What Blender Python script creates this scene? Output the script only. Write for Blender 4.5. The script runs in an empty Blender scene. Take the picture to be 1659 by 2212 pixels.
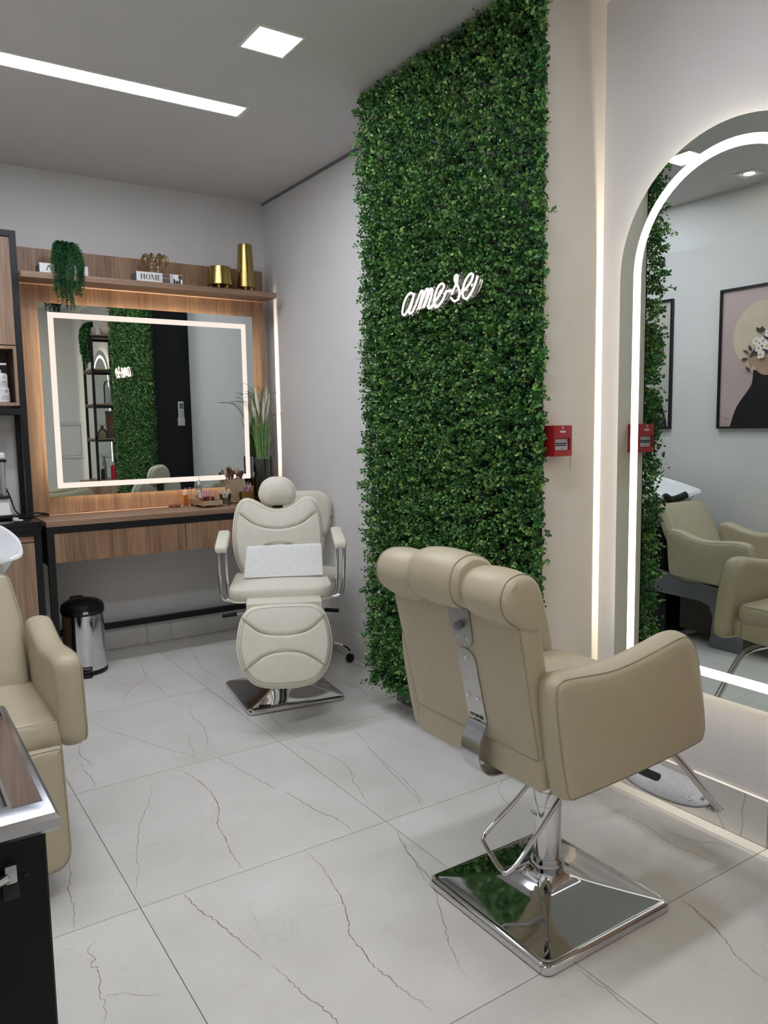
import bpy, bmesh, math, random
import numpy as np
from mathutils import Vector, Matrix
R = math.radians
random.seed(7); rng = np.random.default_rng(7)
sc = bpy.context.scene
COL = sc.collection

# ------------------------------------------------------------------ camera, world, exposure
YAW, PIT, ROL, FPX = R(33.4326), R(-6.2804), R(-0.9171), 1674.48
fw = Vector((math.sin(YAW) * math.cos(PIT), math.cos(YAW) * math.cos(PIT), math.sin(PIT)))
r0 = Vector((math.cos(YAW), -math.sin(YAW), 0)); u0 = r0.cross(fw)
cr = r0 * math.cos(ROL) + u0 * math.sin(ROL); cu = -r0 * math.sin(ROL) + u0 * math.cos(ROL)
cd = bpy.data.cameras.new('camera'); cam = bpy.data.objects.new('camera', cd); COL.objects.link(cam)
cd.sensor_fit = 'HORIZONTAL'; cd.sensor_width = 36.0; cd.lens = FPX / 1659 * 36.0
cd.clip_start = 0.05
mw = Matrix((cr, cu, -fw)).transposed().to_4x4(); mw.translation = Vector((0, 0, 1.447))
cam.matrix_world = mw
sc.camera = cam
wd = bpy.data.worlds.new('world'); sc.world = wd; wd.use_nodes = True
wd.node_tree.nodes['Background'].inputs[0].default_value = (0.5, 0.52, 0.55, 1)
wd.node_tree.nodes['Background'].inputs[1].default_value = 0.3
sc.view_settings.view_transform = 'Standard'; sc.view_settings.look = 'None'
sc.view_settings.gamma = 1.0; sc.view_settings.use_curve_mapping = False
sc.view_settings.exposure = 0.0
sc.cycles.use_denoising = True
sc.cycles.use_adaptive_sampling = True; sc.cycles.adaptive_threshold = 0.025
sc.cycles.max_bounces = 8; sc.cycles.diffuse_bounces = 4; sc.cycles.glossy_bounces = 5
sc.cycles.transparent_max_bounces = 16
sc.cycles.sample_clamp_indirect = 4.0
sc.cycles.caustics_reflective = True; sc.cycles.blur_glossy = 1.0; sc.cycles.caustics_refractive = False
# light strengths (W/m2-like emission of the room's lamps and the added ones)
E_PANEL, E_STRIP, E_BACK, E_BAND, E_NEON, E_SPOT = 55.0, 41.0, 130.0, 1.0, 1.7, 25.0

# room (metres, camera stands at x=0 y=0)
XL, XR, YB, YF, ZC = -0.235, 2.456, -0.78, 5.222, 3.031
YP = 5.09          # front of the wooden panel
YM = 5.058         # front of the vanity mirror
XM = 2.426         # front of the arched mirrors

# ------------------------------------------------------------------ materials
def lin(c):
    if isinstance(c, str):
        c = tuple(int(c[i:i + 2], 16) for i in (0, 2, 4))
    return tuple(((v / 255) / 12.92 if v / 255 <= 0.04045 else ((v / 255 + 0.055) / 1.055) ** 2.4) for v in c) + (1,)
MATS = {}
def mat(name, col, rough=0.5, metal=0.0, var=0.06, scale=20.0, bump=0.0, bscale=200.0, spec=0.5, coat=0.0, trans=0.0, ior=1.45, emit=0.0, sheen=0.0):
    m = bpy.data.materials.new(name); m.use_nodes = True; MATS[name] = m
    nt = m.node_tree; b = nt.nodes['Principled BSDF']; c = lin(col)
    b.inputs['Base Color'].default_value = c
    b.inputs['Roughness'].default_value = rough; b.inputs['Metallic'].default_value = metal
    b.inputs['Specular IOR Level'].default_value = spec; b.inputs['IOR'].default_value = ior
    b.inputs['Coat Weight'].default_value = coat; b.inputs['Coat Roughness'].default_value = 0.08
    b.inputs['Transmission Weight'].default_value = trans
    if emit:
        b.inputs['Emission Color'].default_value = c; b.inputs['Emission Strength'].default_value = emit
    tc = nt.nodes.new('ShaderNodeTexCoord')
    if var:
        n = nt.nodes.new('ShaderNodeTexNoise'); n.inputs['Scale'].default_value = scale; n.inputs['Detail'].default_value = 4
        nt.links.new(tc.outputs['Object'], n.inputs['Vector'])
        rp = nt.nodes.new('ShaderNodeValToRGB')
        rp.color_ramp.elements[0].position = 0.3; rp.color_ramp.elements[1].position = 0.7
        rp.color_ramp.elements[0].color = tuple(v * (1 - var) for v in c[:3]) + (1,)
        rp.color_ramp.elements[1].color = tuple(min(1, v * (1 + var)) for v in c[:3]) + (1,)
        nt.links.new(n.outputs['Fac'], rp.inputs['Fac']); nt.links.new(rp.outputs['Color'], b.inputs['Base Color'])
    if bump:
        n2 = nt.nodes.new('ShaderNodeTexNoise'); n2.inputs['Scale'].default_value = bscale; n2.inputs['Detail'].default_value = 3
        nt.links.new(tc.outputs['Object'], n2.inputs['Vector'])
        bp = nt.nodes.new('ShaderNodeBump'); bp.inputs['Strength'].default_value = bump; bp.inputs['Distance'].default_value = 0.002
        nt.links.new(n2.outputs['Fac'], bp.inputs['Height']); nt.links.new(bp.outputs['Normal'], b.inputs['Normal'])
    return m
def emis(name, col, strength):
    m = bpy.data.materials.new(name); m.use_nodes = True; MATS[name] = m
    nt = m.node_tree; nt.nodes.remove(nt.nodes['Principled BSDF'])
    e = nt.nodes.new('ShaderNodeEmission'); e.inputs[0].default_value = lin(col); e.inputs[1].default_value = strength
    nt.links.new(e.outputs[0], nt.nodes['Material Output'].inputs[0]); return m
def thin_glass(name, col, amount=0.12):
    m = bpy.data.materials.new(name); m.use_nodes = True; MATS[name] = m
    nt = m.node_tree; nt.nodes.remove(nt.nodes['Principled BSDF'])
    t = nt.nodes.new('ShaderNodeBsdfTransparent'); t.inputs[0].default_value = lin(col)
    g = nt.nodes.new('ShaderNodeBsdfGlossy'); g.inputs['Roughness'].default_value = 0.02
    fr = nt.nodes.new('ShaderNodeFresnel'); fr.inputs[0].default_value = 1.5
    mx = nt.nodes.new('ShaderNodeMixShader'); ad = nt.nodes.new('ShaderNodeMath'); ad.operation = 'ADD'; ad.inputs[1].default_value = amount * 0.3
    nt.links.new(fr.outputs[0], ad.inputs[0]); nt.links.new(ad.outputs[0], mx.inputs[0])
    nt.links.new(t.outputs[0], mx.inputs[1]); nt.links.new(g.outputs[0], mx.inputs[2])
    nt.links.new(mx.outputs[0], nt.nodes['Material Output'].inputs[0]); return m
def wood(name, c0, c1, c2, axis='Z', rough=0.45, shift=0.0):
    m = bpy.data.materials.new(name); m.use_nodes = True; MATS[name] = m
    nt = m.node_tree; b = nt.nodes['Principled BSDF']; b.inputs['Roughness'].default_value = rough
    tc = nt.nodes.new('ShaderNodeTexCoord'); mp = nt.nodes.new('ShaderNodeMapping')
    s = {'Z': (1, 1, 0.045), 'X': (0.045, 1, 1), 'Y': (1, 0.045, 1)}[axis]
    mp.inputs['Scale'].default_value = s; mp.inputs['Location'].default_value = (shift, shift * .7, shift * .3)
    nt.links.new(tc.outputs['Object'], mp.inputs['Vector'])
    n1 = nt.nodes.new('ShaderNodeTexNoise'); n1.inputs['Scale'].default_value = 9; n1.inputs['Detail'].default_value = 5; n1.inputs['Distortion'].default_value = 1.2
    n2 = nt.nodes.new('ShaderNodeTexNoise'); n2.inputs['Scale'].default_value = 85; n2.inputs['Detail'].default_value = 4
    nt.links.new(mp.outputs[0], n1.inputs['Vector']); nt.links.new(mp.outputs[0], n2.inputs['Vector'])
    ma = nt.nodes.new('ShaderNodeMath'); ma.operation = 'MULTIPLY_ADD'; ma.inputs[1].default_value = 0.55
    mb = nt.nodes.new('ShaderNodeMath'); mb.operation = 'MULTIPLY'; mb.inputs[1].default_value = 0.45
    nt.links.new(n2.outputs['Fac'], mb.inputs[0]); nt.links.new(n1.outputs['Fac'], ma.inputs[0]); nt.links.new(mb.outputs[0], ma.inputs[2])
    rp = nt.nodes.new('ShaderNodeValToRGB'); e = rp.color_ramp.elements
    e[0].position = 0.36; e[0].color = lin(c0); e[1].position = 0.64; e[1].color = lin(c2)
    k = e.new(0.5); k.color = lin(c1)
    nt.links.new(ma.outputs[0], rp.inputs['Fac']); nt.links.new(rp.outputs['Color'], b.inputs['Base Color'])
    bp = nt.nodes.new('ShaderNodeBump'); bp.inputs['Strength'].default_value = 0.12; bp.inputs['Distance'].default_value = 0.001
    nt.links.new(n2.outputs['Fac'], bp.inputs['Height']); nt.links.new(bp.outputs['Normal'], b.inputs['Normal'])
    return m
mat('wall_paint', 'dcdbd9', 0.75, var=0.015, scale=6, bump=0.25, bscale=60)
mat('ceiling_paint', 'd0cfcd', 0.85, var=0.015, scale=4)
mat('column_paint', 'dcd6cb', 0.75, var=0.02, scale=6, bump=0.2, bscale=60)
mat('black_paint', '090c12', 0.5, var=0.1)
mat('grout', '8d897f', 0.9, var=0.15, scale=80)
mat('leather', 'b7ad93', 0.38, var=0.03, scale=30, bump=0.12, bscale=900, spec=0.45)
mat('leather_light', 'd9d5c6', 0.36, var=0.03, scale=25, bump=0.12, bscale=900, spec=0.45)
mat('leather_back', 'b5ad98', 0.5, var=0.03, scale=30, bump=0.1, bscale=900)
mat('piping', 'e8e2cf', 0.4, var=0.02)
mat('thread', '9a937f', 0.7, var=0.05)
mat('chrome', 'd8d8da', 0.05, 1.0, var=0.0)
mat('dark_chrome', 'b4b4b8', 0.04, 1.0, var=0.0)
mat('plate_steel', 'a5a4a2', 0.5, 1.0, var=0.05, scale=60)
mat('trolley_black', '050608', 0.4, var=0.1, scale=30, spec=0.3)
mat('brushed_steel', 'c4c4c2', 0.28, 1.0, var=0.05, scale=60)
mat('satin_steel', 'b9bcc0', 0.2, 1.0, var=0.03, scale=40)
mat('black_metal', '0b0d12', 0.45, var=0.1, scale=30)
mat('black_plastic', '0c0c0e', 0.35, var=0.1, scale=30)
mat('black_rubber', '101010', 0.7, var=0.1, scale=30)
mat('black_stone', '17181a', 0.18, var=0.3, scale=250)
mat('grey_plate', '6f7478', 0.5, var=0.05)
mat('dark_brown', '3c332e', 0.6, var=0.1)
mat('porcelain', 'f0f2f4', 0.1, var=0.0, coat=0.5)
mat('white_plastic', 'e8e8e6', 0.35, var=0.01)
mat('white_matte', 'e9e8e4', 0.7, var=0.03, scale=60)
mat('towel', 'e6e8e5', 0.85, var=0.04, scale=50, bump=0.5, bscale=350)
mat('red_plastic', '9c2023', 0.35, var=0.04)
mat('red_bottle', 'c01f2b', 0.3, var=0.03)
mat('label_grey', 'b9bcc4', 0.4, var=0.03)
mat('ink', '15151a', 0.6, var=0.05)
mat('gold', 'a58f56', 0.24, 1.0, var=0.08, scale=60)
mat('rose_gold', 'd0a48c', 0.2, 1.0, var=0.05)
mat('glitter', 'c2b193', 0.35, 0.7, var=0.5, scale=700, bump=0.8, bscale=700)
mat('bristle_brown', '4a3a33', 0.85, var=0.2, scale=200)
mat('bristle_tan', 'b49a84', 0.85, var=0.1, scale=200)
mat('bark', '2b2622', 0.85, var=0.5, scale=60, bump=1.0, bscale=60)
mat('blade_green', '6d9156', 0.5, var=0.25, scale=30)
mat('blade_dark', '3f5f34', 0.55, var=0.2, scale=30)
mat('plume', 'eceddc', 0.9, var=0.1, scale=80)
mat('gloss_red', '8c2a26', 0.12, var=0.1, coat=0.6)
mat('gloss_amber', 'a8622a', 0.12, var=0.1, coat=0.6)
mat('gloss_dark', '3a2622', 0.12, var=0.1, coat=0.6)
mat('pink_cap', 'dba7b4', 0.3, var=0.03)
mat('cream_cap', 'e3d2bd', 0.35, var=0.03)
mat('purple', '8a3f8f', 0.35, var=0.05)
mat('orange_ink', 'd99a4a', 0.6, var=0.05)
mat('art_pink', 'b9a4a2', 0.5, var=0.06, scale=4)
mat('art_cream', 'c9baa4', 0.5, var=0.06, scale=9)
mat('art_black', '16171a', 0.45, var=0.1, scale=9)
mat('art_skin', 'a98a72', 0.5, var=0.15, scale=9)
mat('art_dark', '4e4139', 0.5, var=0.2, scale=40)
mat('art_white', 'e6e3df', 0.5, var=0.04, scale=60)
mat('art_grey', 'bcbab2', 0.5, var=0.03, scale=9)
mat('art_brown', '63554a', 0.5, var=0.06, scale=9)
mat('cream_ceramic', 'cfc4ae', 0.5, var=0.06, scale=30, bump=0.3, bscale=90)
mat('soil', '241c16', 0.9, var=0.3, scale=90)
mat('cable', '0a0a0b', 0.5, var=0.05)
mat('vein', '8f7a66', 0.5, var=0.25, scale=60)
mat('vein_dark', '7a6f66', 0.5, var=0.25, scale=60)
mat('acrylic_edge', 'e8eeee', 0.15, var=0.0)
thin_glass('clear_glass', 'f0f4f2'); thin_glass('amber_glass', 'efe2bf', 0.3); thin_glass('acrylic', 'ffffff', 0.0)
thin_glass('smoke_glass', 'c9c4ac', 0.2)
wood('wood', '6d533f', '8a6b52', 'a28263', 'Z'); wood('wood_x', '735a48', '8d715b', 'a0846b', 'X', shift=3.1)
wood('wood_pale', '836956', '9d816a', 'b2957a', 'Z', shift=7.7); wood('wood_y', '7d6049', '94765c', 'a5876c', 'Y', shift=1.7)
wood('wood_dark', '4c3c33', '5d4b40', '6c594c', 'Z', shift=5.0)
emis('added_lamp_warm', 'ffeed8', E_PANEL * 1.5); emis('lamp_white', 'f6f8ff', E_PANEL); emis('strip_white', 'f1f4ff', E_STRIP)
emis('backlight', 'fff0dc', E_BACK); emis('band_warm', 'fff0e4', E_BAND); emis('band_white', 'fffaf0', E_BAND * 3.0); emis('neon', 'fff3e6', E_NEON); emis('spot_light', 'ffe6c8', E_SPOT)
m = mat('mirror_glass', 'd4dbd8', 0.0, 1.0, var=0.0)
# floor tile: pale porcelain, faint clouding and hairline veining
m = bpy.data.materials.new('tile'); m.use_nodes = True; MATS['tile'] = m
nt = m.node_tree; b = nt.nodes['Principled BSDF']; b.inputs['Roughness'].default_value = 0.3; b.inputs['Specular IOR Level'].default_value = 0.4
tc = nt.nodes.new('ShaderNodeTexCoord'); oi = nt.nodes.new('ShaderNodeObjectInfo')
va = nt.nodes.new('ShaderNodeVectorMath'); va.operation = 'MULTIPLY_ADD'; va.inputs[1].default_value = (9, 7, 5)
nt.links.new(oi.outputs['Random'], va.inputs[0]); nt.links.new(tc.outputs['Object'], va.inputs[2])
n1 = nt.nodes.new('ShaderNodeTexNoise'); n1.inputs['Scale'].default_value = 3; n1.inputs['Detail'].default_value = 6; nt.links.new(va.outputs[0], n1.inputs['Vector'])
rp = nt.nodes.new('ShaderNodeValToRGB'); rp.color_ramp.elements[0].position = 0.3; rp.color_ramp.elements[1].position = 0.72
rp.color_ramp.elements[0].color = lin('d3d1ca'); rp.color_ramp.elements[1].color = lin('e2e1dc'); nt.links.new(n1.outputs['Fac'], rp.inputs['Fac'])
n2 = nt.nodes.new('ShaderNodeTexNoise'); n2.inputs['Scale'].default_value = 2.6; n2.inputs['Detail'].default_value = 7; n2.inputs['Roughness'].default_value = 0.62; n2.inputs['Distortion'].default_value = 0.9
nt.links.new(va.outputs[0], n2.inputs['Vector'])
sb = nt.nodes.new('ShaderNodeMath'); sb.operation = 'SUBTRACT'; sb.inputs[1].default_value = 0.5; nt.links.new(n2.outputs['Fac'], sb.inputs[0])
ab = nt.nodes.new('ShaderNodeMath'); ab.operation = 'ABSOLUTE'; nt.links.new(sb.outputs[0], ab.inputs[0])
mr = nt.nodes.new('ShaderNodeMapRange'); mr.inputs['From Min'].default_value = 0.0; mr.inputs['From Max'].default_value = 0.006; mr.inputs['To Min'].default_value = 0.22; mr.inputs['To Max'].default_value = 0
nt.links.new(ab.outputs[0], mr.inputs['Value'])
n3 = nt.nodes.new('ShaderNodeTexNoise'); n3.inputs['Scale'].default_value = 5; nt.links.new(va.outputs[0], n3.inputs['Vector'])
gt = nt.nodes.new('ShaderNodeMapRange'); gt.inputs['From Min'].default_value = 0.5; gt.inputs['From Max'].default_value = 0.62; nt.links.new(n3.outputs['Fac'], gt.inputs['Value'])
ml = nt.nodes.new('ShaderNodeMath'); ml.operation = 'MULTIPLY'; nt.links.new(mr.outputs[0], ml.inputs[0]); nt.links.new(gt.outputs[0], ml.inputs[1])
mx = nt.nodes.new('ShaderNodeMix'); mx.data_type = 'RGBA'; mx.inputs['B'].default_value = lin('8f8373')
nt.links.new(ml.outputs[0], mx.inputs['Factor']); nt.links.new(rp.outputs['Color'], mx.inputs['A']); nt.links.new(mx.outputs['Result'], b.inputs['Base Color'])
# foliage colour comes from each leaf
def leafmat(name, mul=1.0, rough=0.35):
    m = bpy.data.materials.new(name); m.use_nodes = True; MATS[name] = m
    nt = m.node_tree; b = nt.nodes['Principled BSDF']; b.inputs['Roughness'].default_value = rough; b.inputs['Specular IOR Level'].default_value = 0.4
    at = nt.nodes.new('ShaderNodeAttribute'); at.attribute_name = 'leaf'
    nt.links.new(at.outputs['Color'], b.inputs['Base Color'])
leafmat('leaf')

# ------------------------------------------------------------------ mesh helpers
class M:
    def __init__(s): s.v = []; s.f = []
    def add(s, v, f):
        o = len(s.v); s.v += [tuple(p) for p in v]; s.f += [tuple(i + o for i in q) for q in f]; return s
    def box(s, x0, x1, y0, y1, z0, z1):
        return s.add([(x, y, z) for z in (z0, z1) for y in (y0, y1) for x in (x0, x1)],
                     [(0, 2, 3, 1), (4, 5, 7, 6), (0, 1, 5, 4), (2, 6, 7, 3), (0, 4, 6, 2), (1, 3, 7, 5)])
    def rbox(s, x0, x1, y0, y1, z0, z1, r=0.01, n=3):
        bm = bmesh.new(); bmesh.ops.create_cube(bm, size=1)
        for v in bm.verts: v.co = Vector(((x0 + x1) / 2 + v.co.x * (x1 - x0), (y0 + y1) / 2 + v.co.y * (y1 - y0), (z0 + z1) / 2 + v.co.z * (z1 - z0)))
        bmesh.ops.bevel(bm, geom=bm.edges[:], offset=r, segments=n, profile=0.5, affect='EDGES')
        bm.verts.index_update(); s.add([v.co for v in bm.verts], [[v.index for v in f.verts] for f in bm.faces]); bm.free(); return s
    def tube(s, pts, r, n=10, closed=False, caps=True):
        P = [Vector(p) for p in pts]; k = len(P); rr = r if hasattr(r, '__len__') else [r] * k
        T = []
        for i in range(k):
            a = P[i - 1] if (i or closed) else P[i]; c = P[(i + 1) % k] if (i < k - 1 or closed) else P[i]
            T.append((c - a).normalized() if (c - a).length > 1e-9 else Vector((0, 0, 1)))
        up = Vector((0, 0, 1)) if abs(T[0].z) < 0.9 else Vector((1, 0, 0))
        N = (up - T[0] * up.dot(T[0])).normalized(); V = []
        for i in range(k):
            N = N - T[i] * N.dot(T[i]); N = N.normalized() if N.length > 1e-9 else T[i].orthogonal().normalized()
            B = T[i].cross(N)
            for j in range(n):
                a = 2 * math.pi * j / n; V.append(P[i] + (N * math.cos(a) + B * math.sin(a)) * rr[i])
        F = []
        for i in range(k if closed else k - 1):
            for j in range(n):
                F.append((i * n + j, i * n + (j + 1) % n, ((i + 1) % k) * n + (j + 1) % n, ((i + 1) % k) * n + j))
        if caps and not closed: F += [tuple(range(n))[::-1], tuple((k - 1) * n + j for j in range(n))]
        return s.add(V, F)
    def lathe(s, prof, n=32, c=(0, 0), cap=True):
        V = []; F = []
        for r, z in prof:
            for j in range(n):
                a = 2 * math.pi * j / n; V.append((c[0] + r * math.cos(a), c[1] + r * math.sin(a), z))
        for i in range(len(prof) - 1):
            for j in range(n): F.append((i * n + j, i * n + (j + 1) % n, (i + 1) * n + (j + 1) % n, (i + 1) * n + j))
        if cap: F += [tuple(range(n))[::-1], tuple((len(prof) - 1) * n + j for j in range(n))]
        return s.add(V, F)
    def prism(s, out, fn, w0, w1):
        n = len(out); V = [fn(u, v, w0) for u, v in out] + [fn(u, v, w1) for u, v in out]
        F = [tuple(range(n))[::-1], tuple(range(n, 2 * n))] + [(i, (i + 1) % n, n + (i + 1) % n, n + i) for i in range(n)]
        return s.add(V, F)
    def rings(s, rings, cap0=True, cap1=True):
        n = len(rings[0]); V = [p for r in rings for p in r]; F = []
        for i in range(len(rings) - 1):
            for j in range(n): F.append((i * n + j, i * n + (j + 1) % n, (i + 1) * n + (j + 1) % n, (i + 1) * n + j))
        if cap0: F.append(tuple(range(n))[::-1])
        if cap1: F.append(tuple((len(rings) - 1) * n + j for j in range(n)))
        return s.add(V, F)
    def xf(s, fn): s.v = [tuple(fn(*p)) for p in s.v]; return s
    def rotz(s, a, c=(0, 0)):
        ca, sa = math.cos(a), math.sin(a)
        return s.xf(lambda x, y, z: (c[0] + (x - c[0]) * ca - (y - c[1]) * sa, c[1] + (x - c[0]) * sa + (y - c[1]) * ca, z))
def spline(pts, n=8, closed=True):
    k = len(pts); P = [Vector(p) for p in pts]; out = []
    for i in range(k if closed else k - 1):
        p0 = P[i - 1] if (closed or i) else P[i]; p1 = P[i]; p2 = P[(i + 1) % k]; p3 = P[(i + 2) % k] if (closed or i + 2 < k) else p2
        for j in range(n):
            t = j / n
            out.append(0.5 * ((2 * p1) + (p2 - p0) * t + (2 * p0 - 5 * p1 + 4 * p2 - p3) * t * t + (3 * p1 - p0 - 3 * p2 + p3) * t ** 3))
    if not closed: out.append(P[-1])
    return [tuple(p) for p in out]
def rpoly(pts, r, n=6):
    out = []; k = len(pts); rs = r if hasattr(r, '__len__') else [r] * k
    for i in range(k):
        p = Vector(pts[i]); a = (Vector(pts[i - 1]) - p); b = (Vector(pts[(i + 1) % k]) - p)
        la, lb = a.length, b.length; a.normalize(); b.normalize()
        ang = math.acos(max(-1, min(1, a.dot(b)))); d = min(rs[i] / math.tan(ang / 2), la * .48, lb * .48)
        s = p + a * d; e = p + b * d
        for j in range(n + 1):
            t = j / n; out.append(tuple((1 - t) ** 2 * s + 2 * t * (1 - t) * p + t * t * e))
    return out
def resample(out, n):
    P = [Vector(p) for p in out]; P.append(P[0]); L = [0]
    for i in range(len(P) - 1): L.append(L[-1] + (P[i + 1] - P[i]).length)
    res = []; j = 0
    for i in range(n):
        t = L[-1] * i / n
        while L[j + 1] < t: j += 1
        d = L[j + 1] - L[j]; q = (t - L[j]) / d if d > 1e-12 else 0
        res.append(tuple(P[j].lerp(P[j + 1], q)))
    return res
def inset(out, d):
    n = len(out); A = sum(out[i][0] * out[(i + 1) % n][1] - out[(i + 1) % n][0] * out[i][1] for i in range(n)); sg = 1 if A > 0 else -1
    res = []
    for i in range(n):
        a = Vector(out[i - 1]); b = Vector(out[(i + 1) % n]); t = (b - a).normalized()
        res.append((out[i][0] - t.y * d * sg, out[i][1] + t.x * d * sg))
    return res
def cushion(out, fn, tf, tb, e=0.02, puff=0.0, pback=0.0, nr=8, n=96, groove=None, ne=4):
    """upholstered slab: closed outline (u,v), front thickness tf, back tb, rounded edge e, domed by puff"""
    out = resample(out, n); cx = sum(p[0] for p in out) / n; cy = sum(p[1] for p in out) / n
    m = M()
    def half(t, sg, pf):
        rs = []
        for i in range(ne + 1):
            a = math.pi / 2 * i / ne; o = inset(out, e * (1 - math.cos(a))) if i else out
            rs.append([(u, v, sg * t * math.sin(a), 0.0) for u, v in o])
        base = inset(out, e)
        for i in range(1, nr + 1):
            q = i / nr
            rs.append([(u + (cx - u) * q * .995, v + (cy - v) * q * .995, sg * (t + pf * (1 - (1 - q) ** 2)), q) for u, v in base])
        res = []
        for r in rs:
            rr = []
            for u, v, w, q in r:
                if groove and sg > 0 and q > 0.02: w -= groove(u, v)
                rr.append(fn(u, v, w))
            res.append(rr)
        return res
    F = half(tf, 1, puff); B = half(tb, -1, pback)
    m.rings(B[::-1] + F[1:])
    seam = [fn(u, v, tf * math.sin(R(55))) for u, v in inset(out, e * (1 - math.cos(R(55))) - 0.0008)]
    return m, seam
def empty_at(name, loc, rz=0):
    o = bpy.data.objects.new(name, None); COL.objects.link(o); o.location = loc; o.rotation_euler = (0, 0, rz); o.empty_display_size = 0.05; return o
def mesh(name, m, angle=35):
    me = bpy.data.meshes.new(name); me.from_pydata(m.v, [], m.f); me.validate()
    bm = bmesh.new(); bm.from_mesh(me); bmesh.ops.recalc_face_normals(bm, faces=bm.faces); bm.to_mesh(me); bm.free()
    me.polygons.foreach_set('use_smooth', [True] * len(me.polygons))
    me.set_sharp_from_angle(angle=R(angle)); return me
def tag(o, label, cat, group=None):
    o['label'] = label; o['category'] = cat
    if group: o['group'] = group
    return o
def thing(name, label, cat, loc=(0, 0, 0), rz=0, group=None):
    return tag(empty_at(name, loc, rz), label, cat, group)
def part(name, m, ma, parent, w=False, label=None, angle=35, kind=None):
    """child mesh; w=True: vertices are world coordinates (parent unrotated)"""
    if w:
        L = parent.location.copy(); q = parent.parent
        while q: L += q.location; q = q.parent
        m.xf(lambda x, y, z: (x - L.x, y - L.y, z - L.z))
    o = bpy.data.objects.new(name, mesh(name, m, angle)); COL.objects.link(o); o.parent = parent
    o.data.materials.append(MATS[ma])
    if label: o['label'] = label
    if kind: o['kind'] = kind
    return o
def origin_of(m):
    a = np.array(m.v); lo, hi = a.min(0), a.max(0); return ((lo[0] + hi[0]) / 2, (lo[1] + hi[1]) / 2, lo[2])
def single(name, m, ma, label, cat, group=None, angle=35, kind=None):
    c = origin_of(m); m.xf(lambda x, y, z: (x - c[0], y - c[1], z - c[2]))
    o = bpy.data.objects.new(name, mesh(name, m, angle)); COL.objects.link(o); o.location = c
    o.data.materials.append(MATS[ma]); 
    if label: tag(o, label, cat, group)
    if kind: o['kind'] = kind
    return o
def struct(name, m, ma, angle=35): return single(name, m, ma, None, None, angle=angle, kind='structure')
def text(s, size, fn, depth=0.0008, align='CENTER', bold=0.0, space=1.0):
    cu = bpy.data.curves.new('txt', 'FONT'); cu.body = s; cu.size = size; cu.align_x = align; cu.align_y = 'CENTER'; cu.extrude = depth / 2
    cu.offset = bold; cu.space_character = space; cu.resolution_u = 3
    o = bpy.data.objects.new('txt', cu); me = bpy.data.meshes.new_from_object(o)
    m = M(); m.add([fn(v.co.x, v.co.y, v.co.z + depth / 2) for v in me.vertices], [tuple(p.vertices) for p in me.polygons])
    bpy.data.objects.remove(o); bpy.data.curves.remove(cu); bpy.data.meshes.remove(me); return m

# ------------------------------------------------------------------ the room
fl = struct('floor', M().box(XL - .1, XR + .1, YB - .1, YF + .1, -0.06, -0.004), 'grout')
xs = [XL, 0.587, 1.487, 2.387, XR]; ys = [YB, -0.427, 0.473, 1.373, 2.273, 3.173, 4.073, 4.973, YF]
tiles = {}
for i in range(len(xs) - 1):
    for j in range(len(ys) - 1):
        g = 0.0013
        cx, cy = (xs[i] + xs[i + 1]) / 2, (ys[j] + ys[j + 1]) / 2; hx, hy = (xs[i + 1] - xs[i]) / 2 - g, (ys[j + 1] - ys[j]) / 2 - g
        m = M().box(cx - hx, cx + hx, cy - hy, cy + hy, -0.004, 0.0)
        o = empty = bpy.data.objects.new('tile', mesh('tile', M().box(-hx, hx, -hy, hy, -0.0035, 0.0))); COL.objects.link(o)
        o.parent = fl; o.location = (cx - fl.location.x, cy - fl.location.y, 0 - fl.location.z); o.data.materials.append(MATS['tile']); tiles[(i, j)] = o
def ribbon(pts, w, seed, z=0.0004):
    r = random.Random(seed); P = spline(pts, 7, closed=False); n = len(P); V = []; F = []
    for i, p in enumerate(P):
        a = Vector(P[max(0, i - 1)]); c = Vector(P[min(n - 1, i + 1)]); t = (c - a).normalized(); nn = Vector((-t.y, t.x))
        k = 1 - abs(2 * i / (n - 1) - 1) ** 3; j = r.uniform(-.004, .004)
        h = w * (0.25 + 0.75 * k) * r.uniform(.45, 1.15)
        V += [(p[0] + nn.x * (j + h), p[1] + nn.y * (j + h), z), (p[0] + nn.x * (j - h), p[1] + nn.y * (j - h), z)]
        if i: F.append((2 * i - 2, 2 * i - 1, 2 * i + 1, 2 * i))
    return M().add(V, F)
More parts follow.
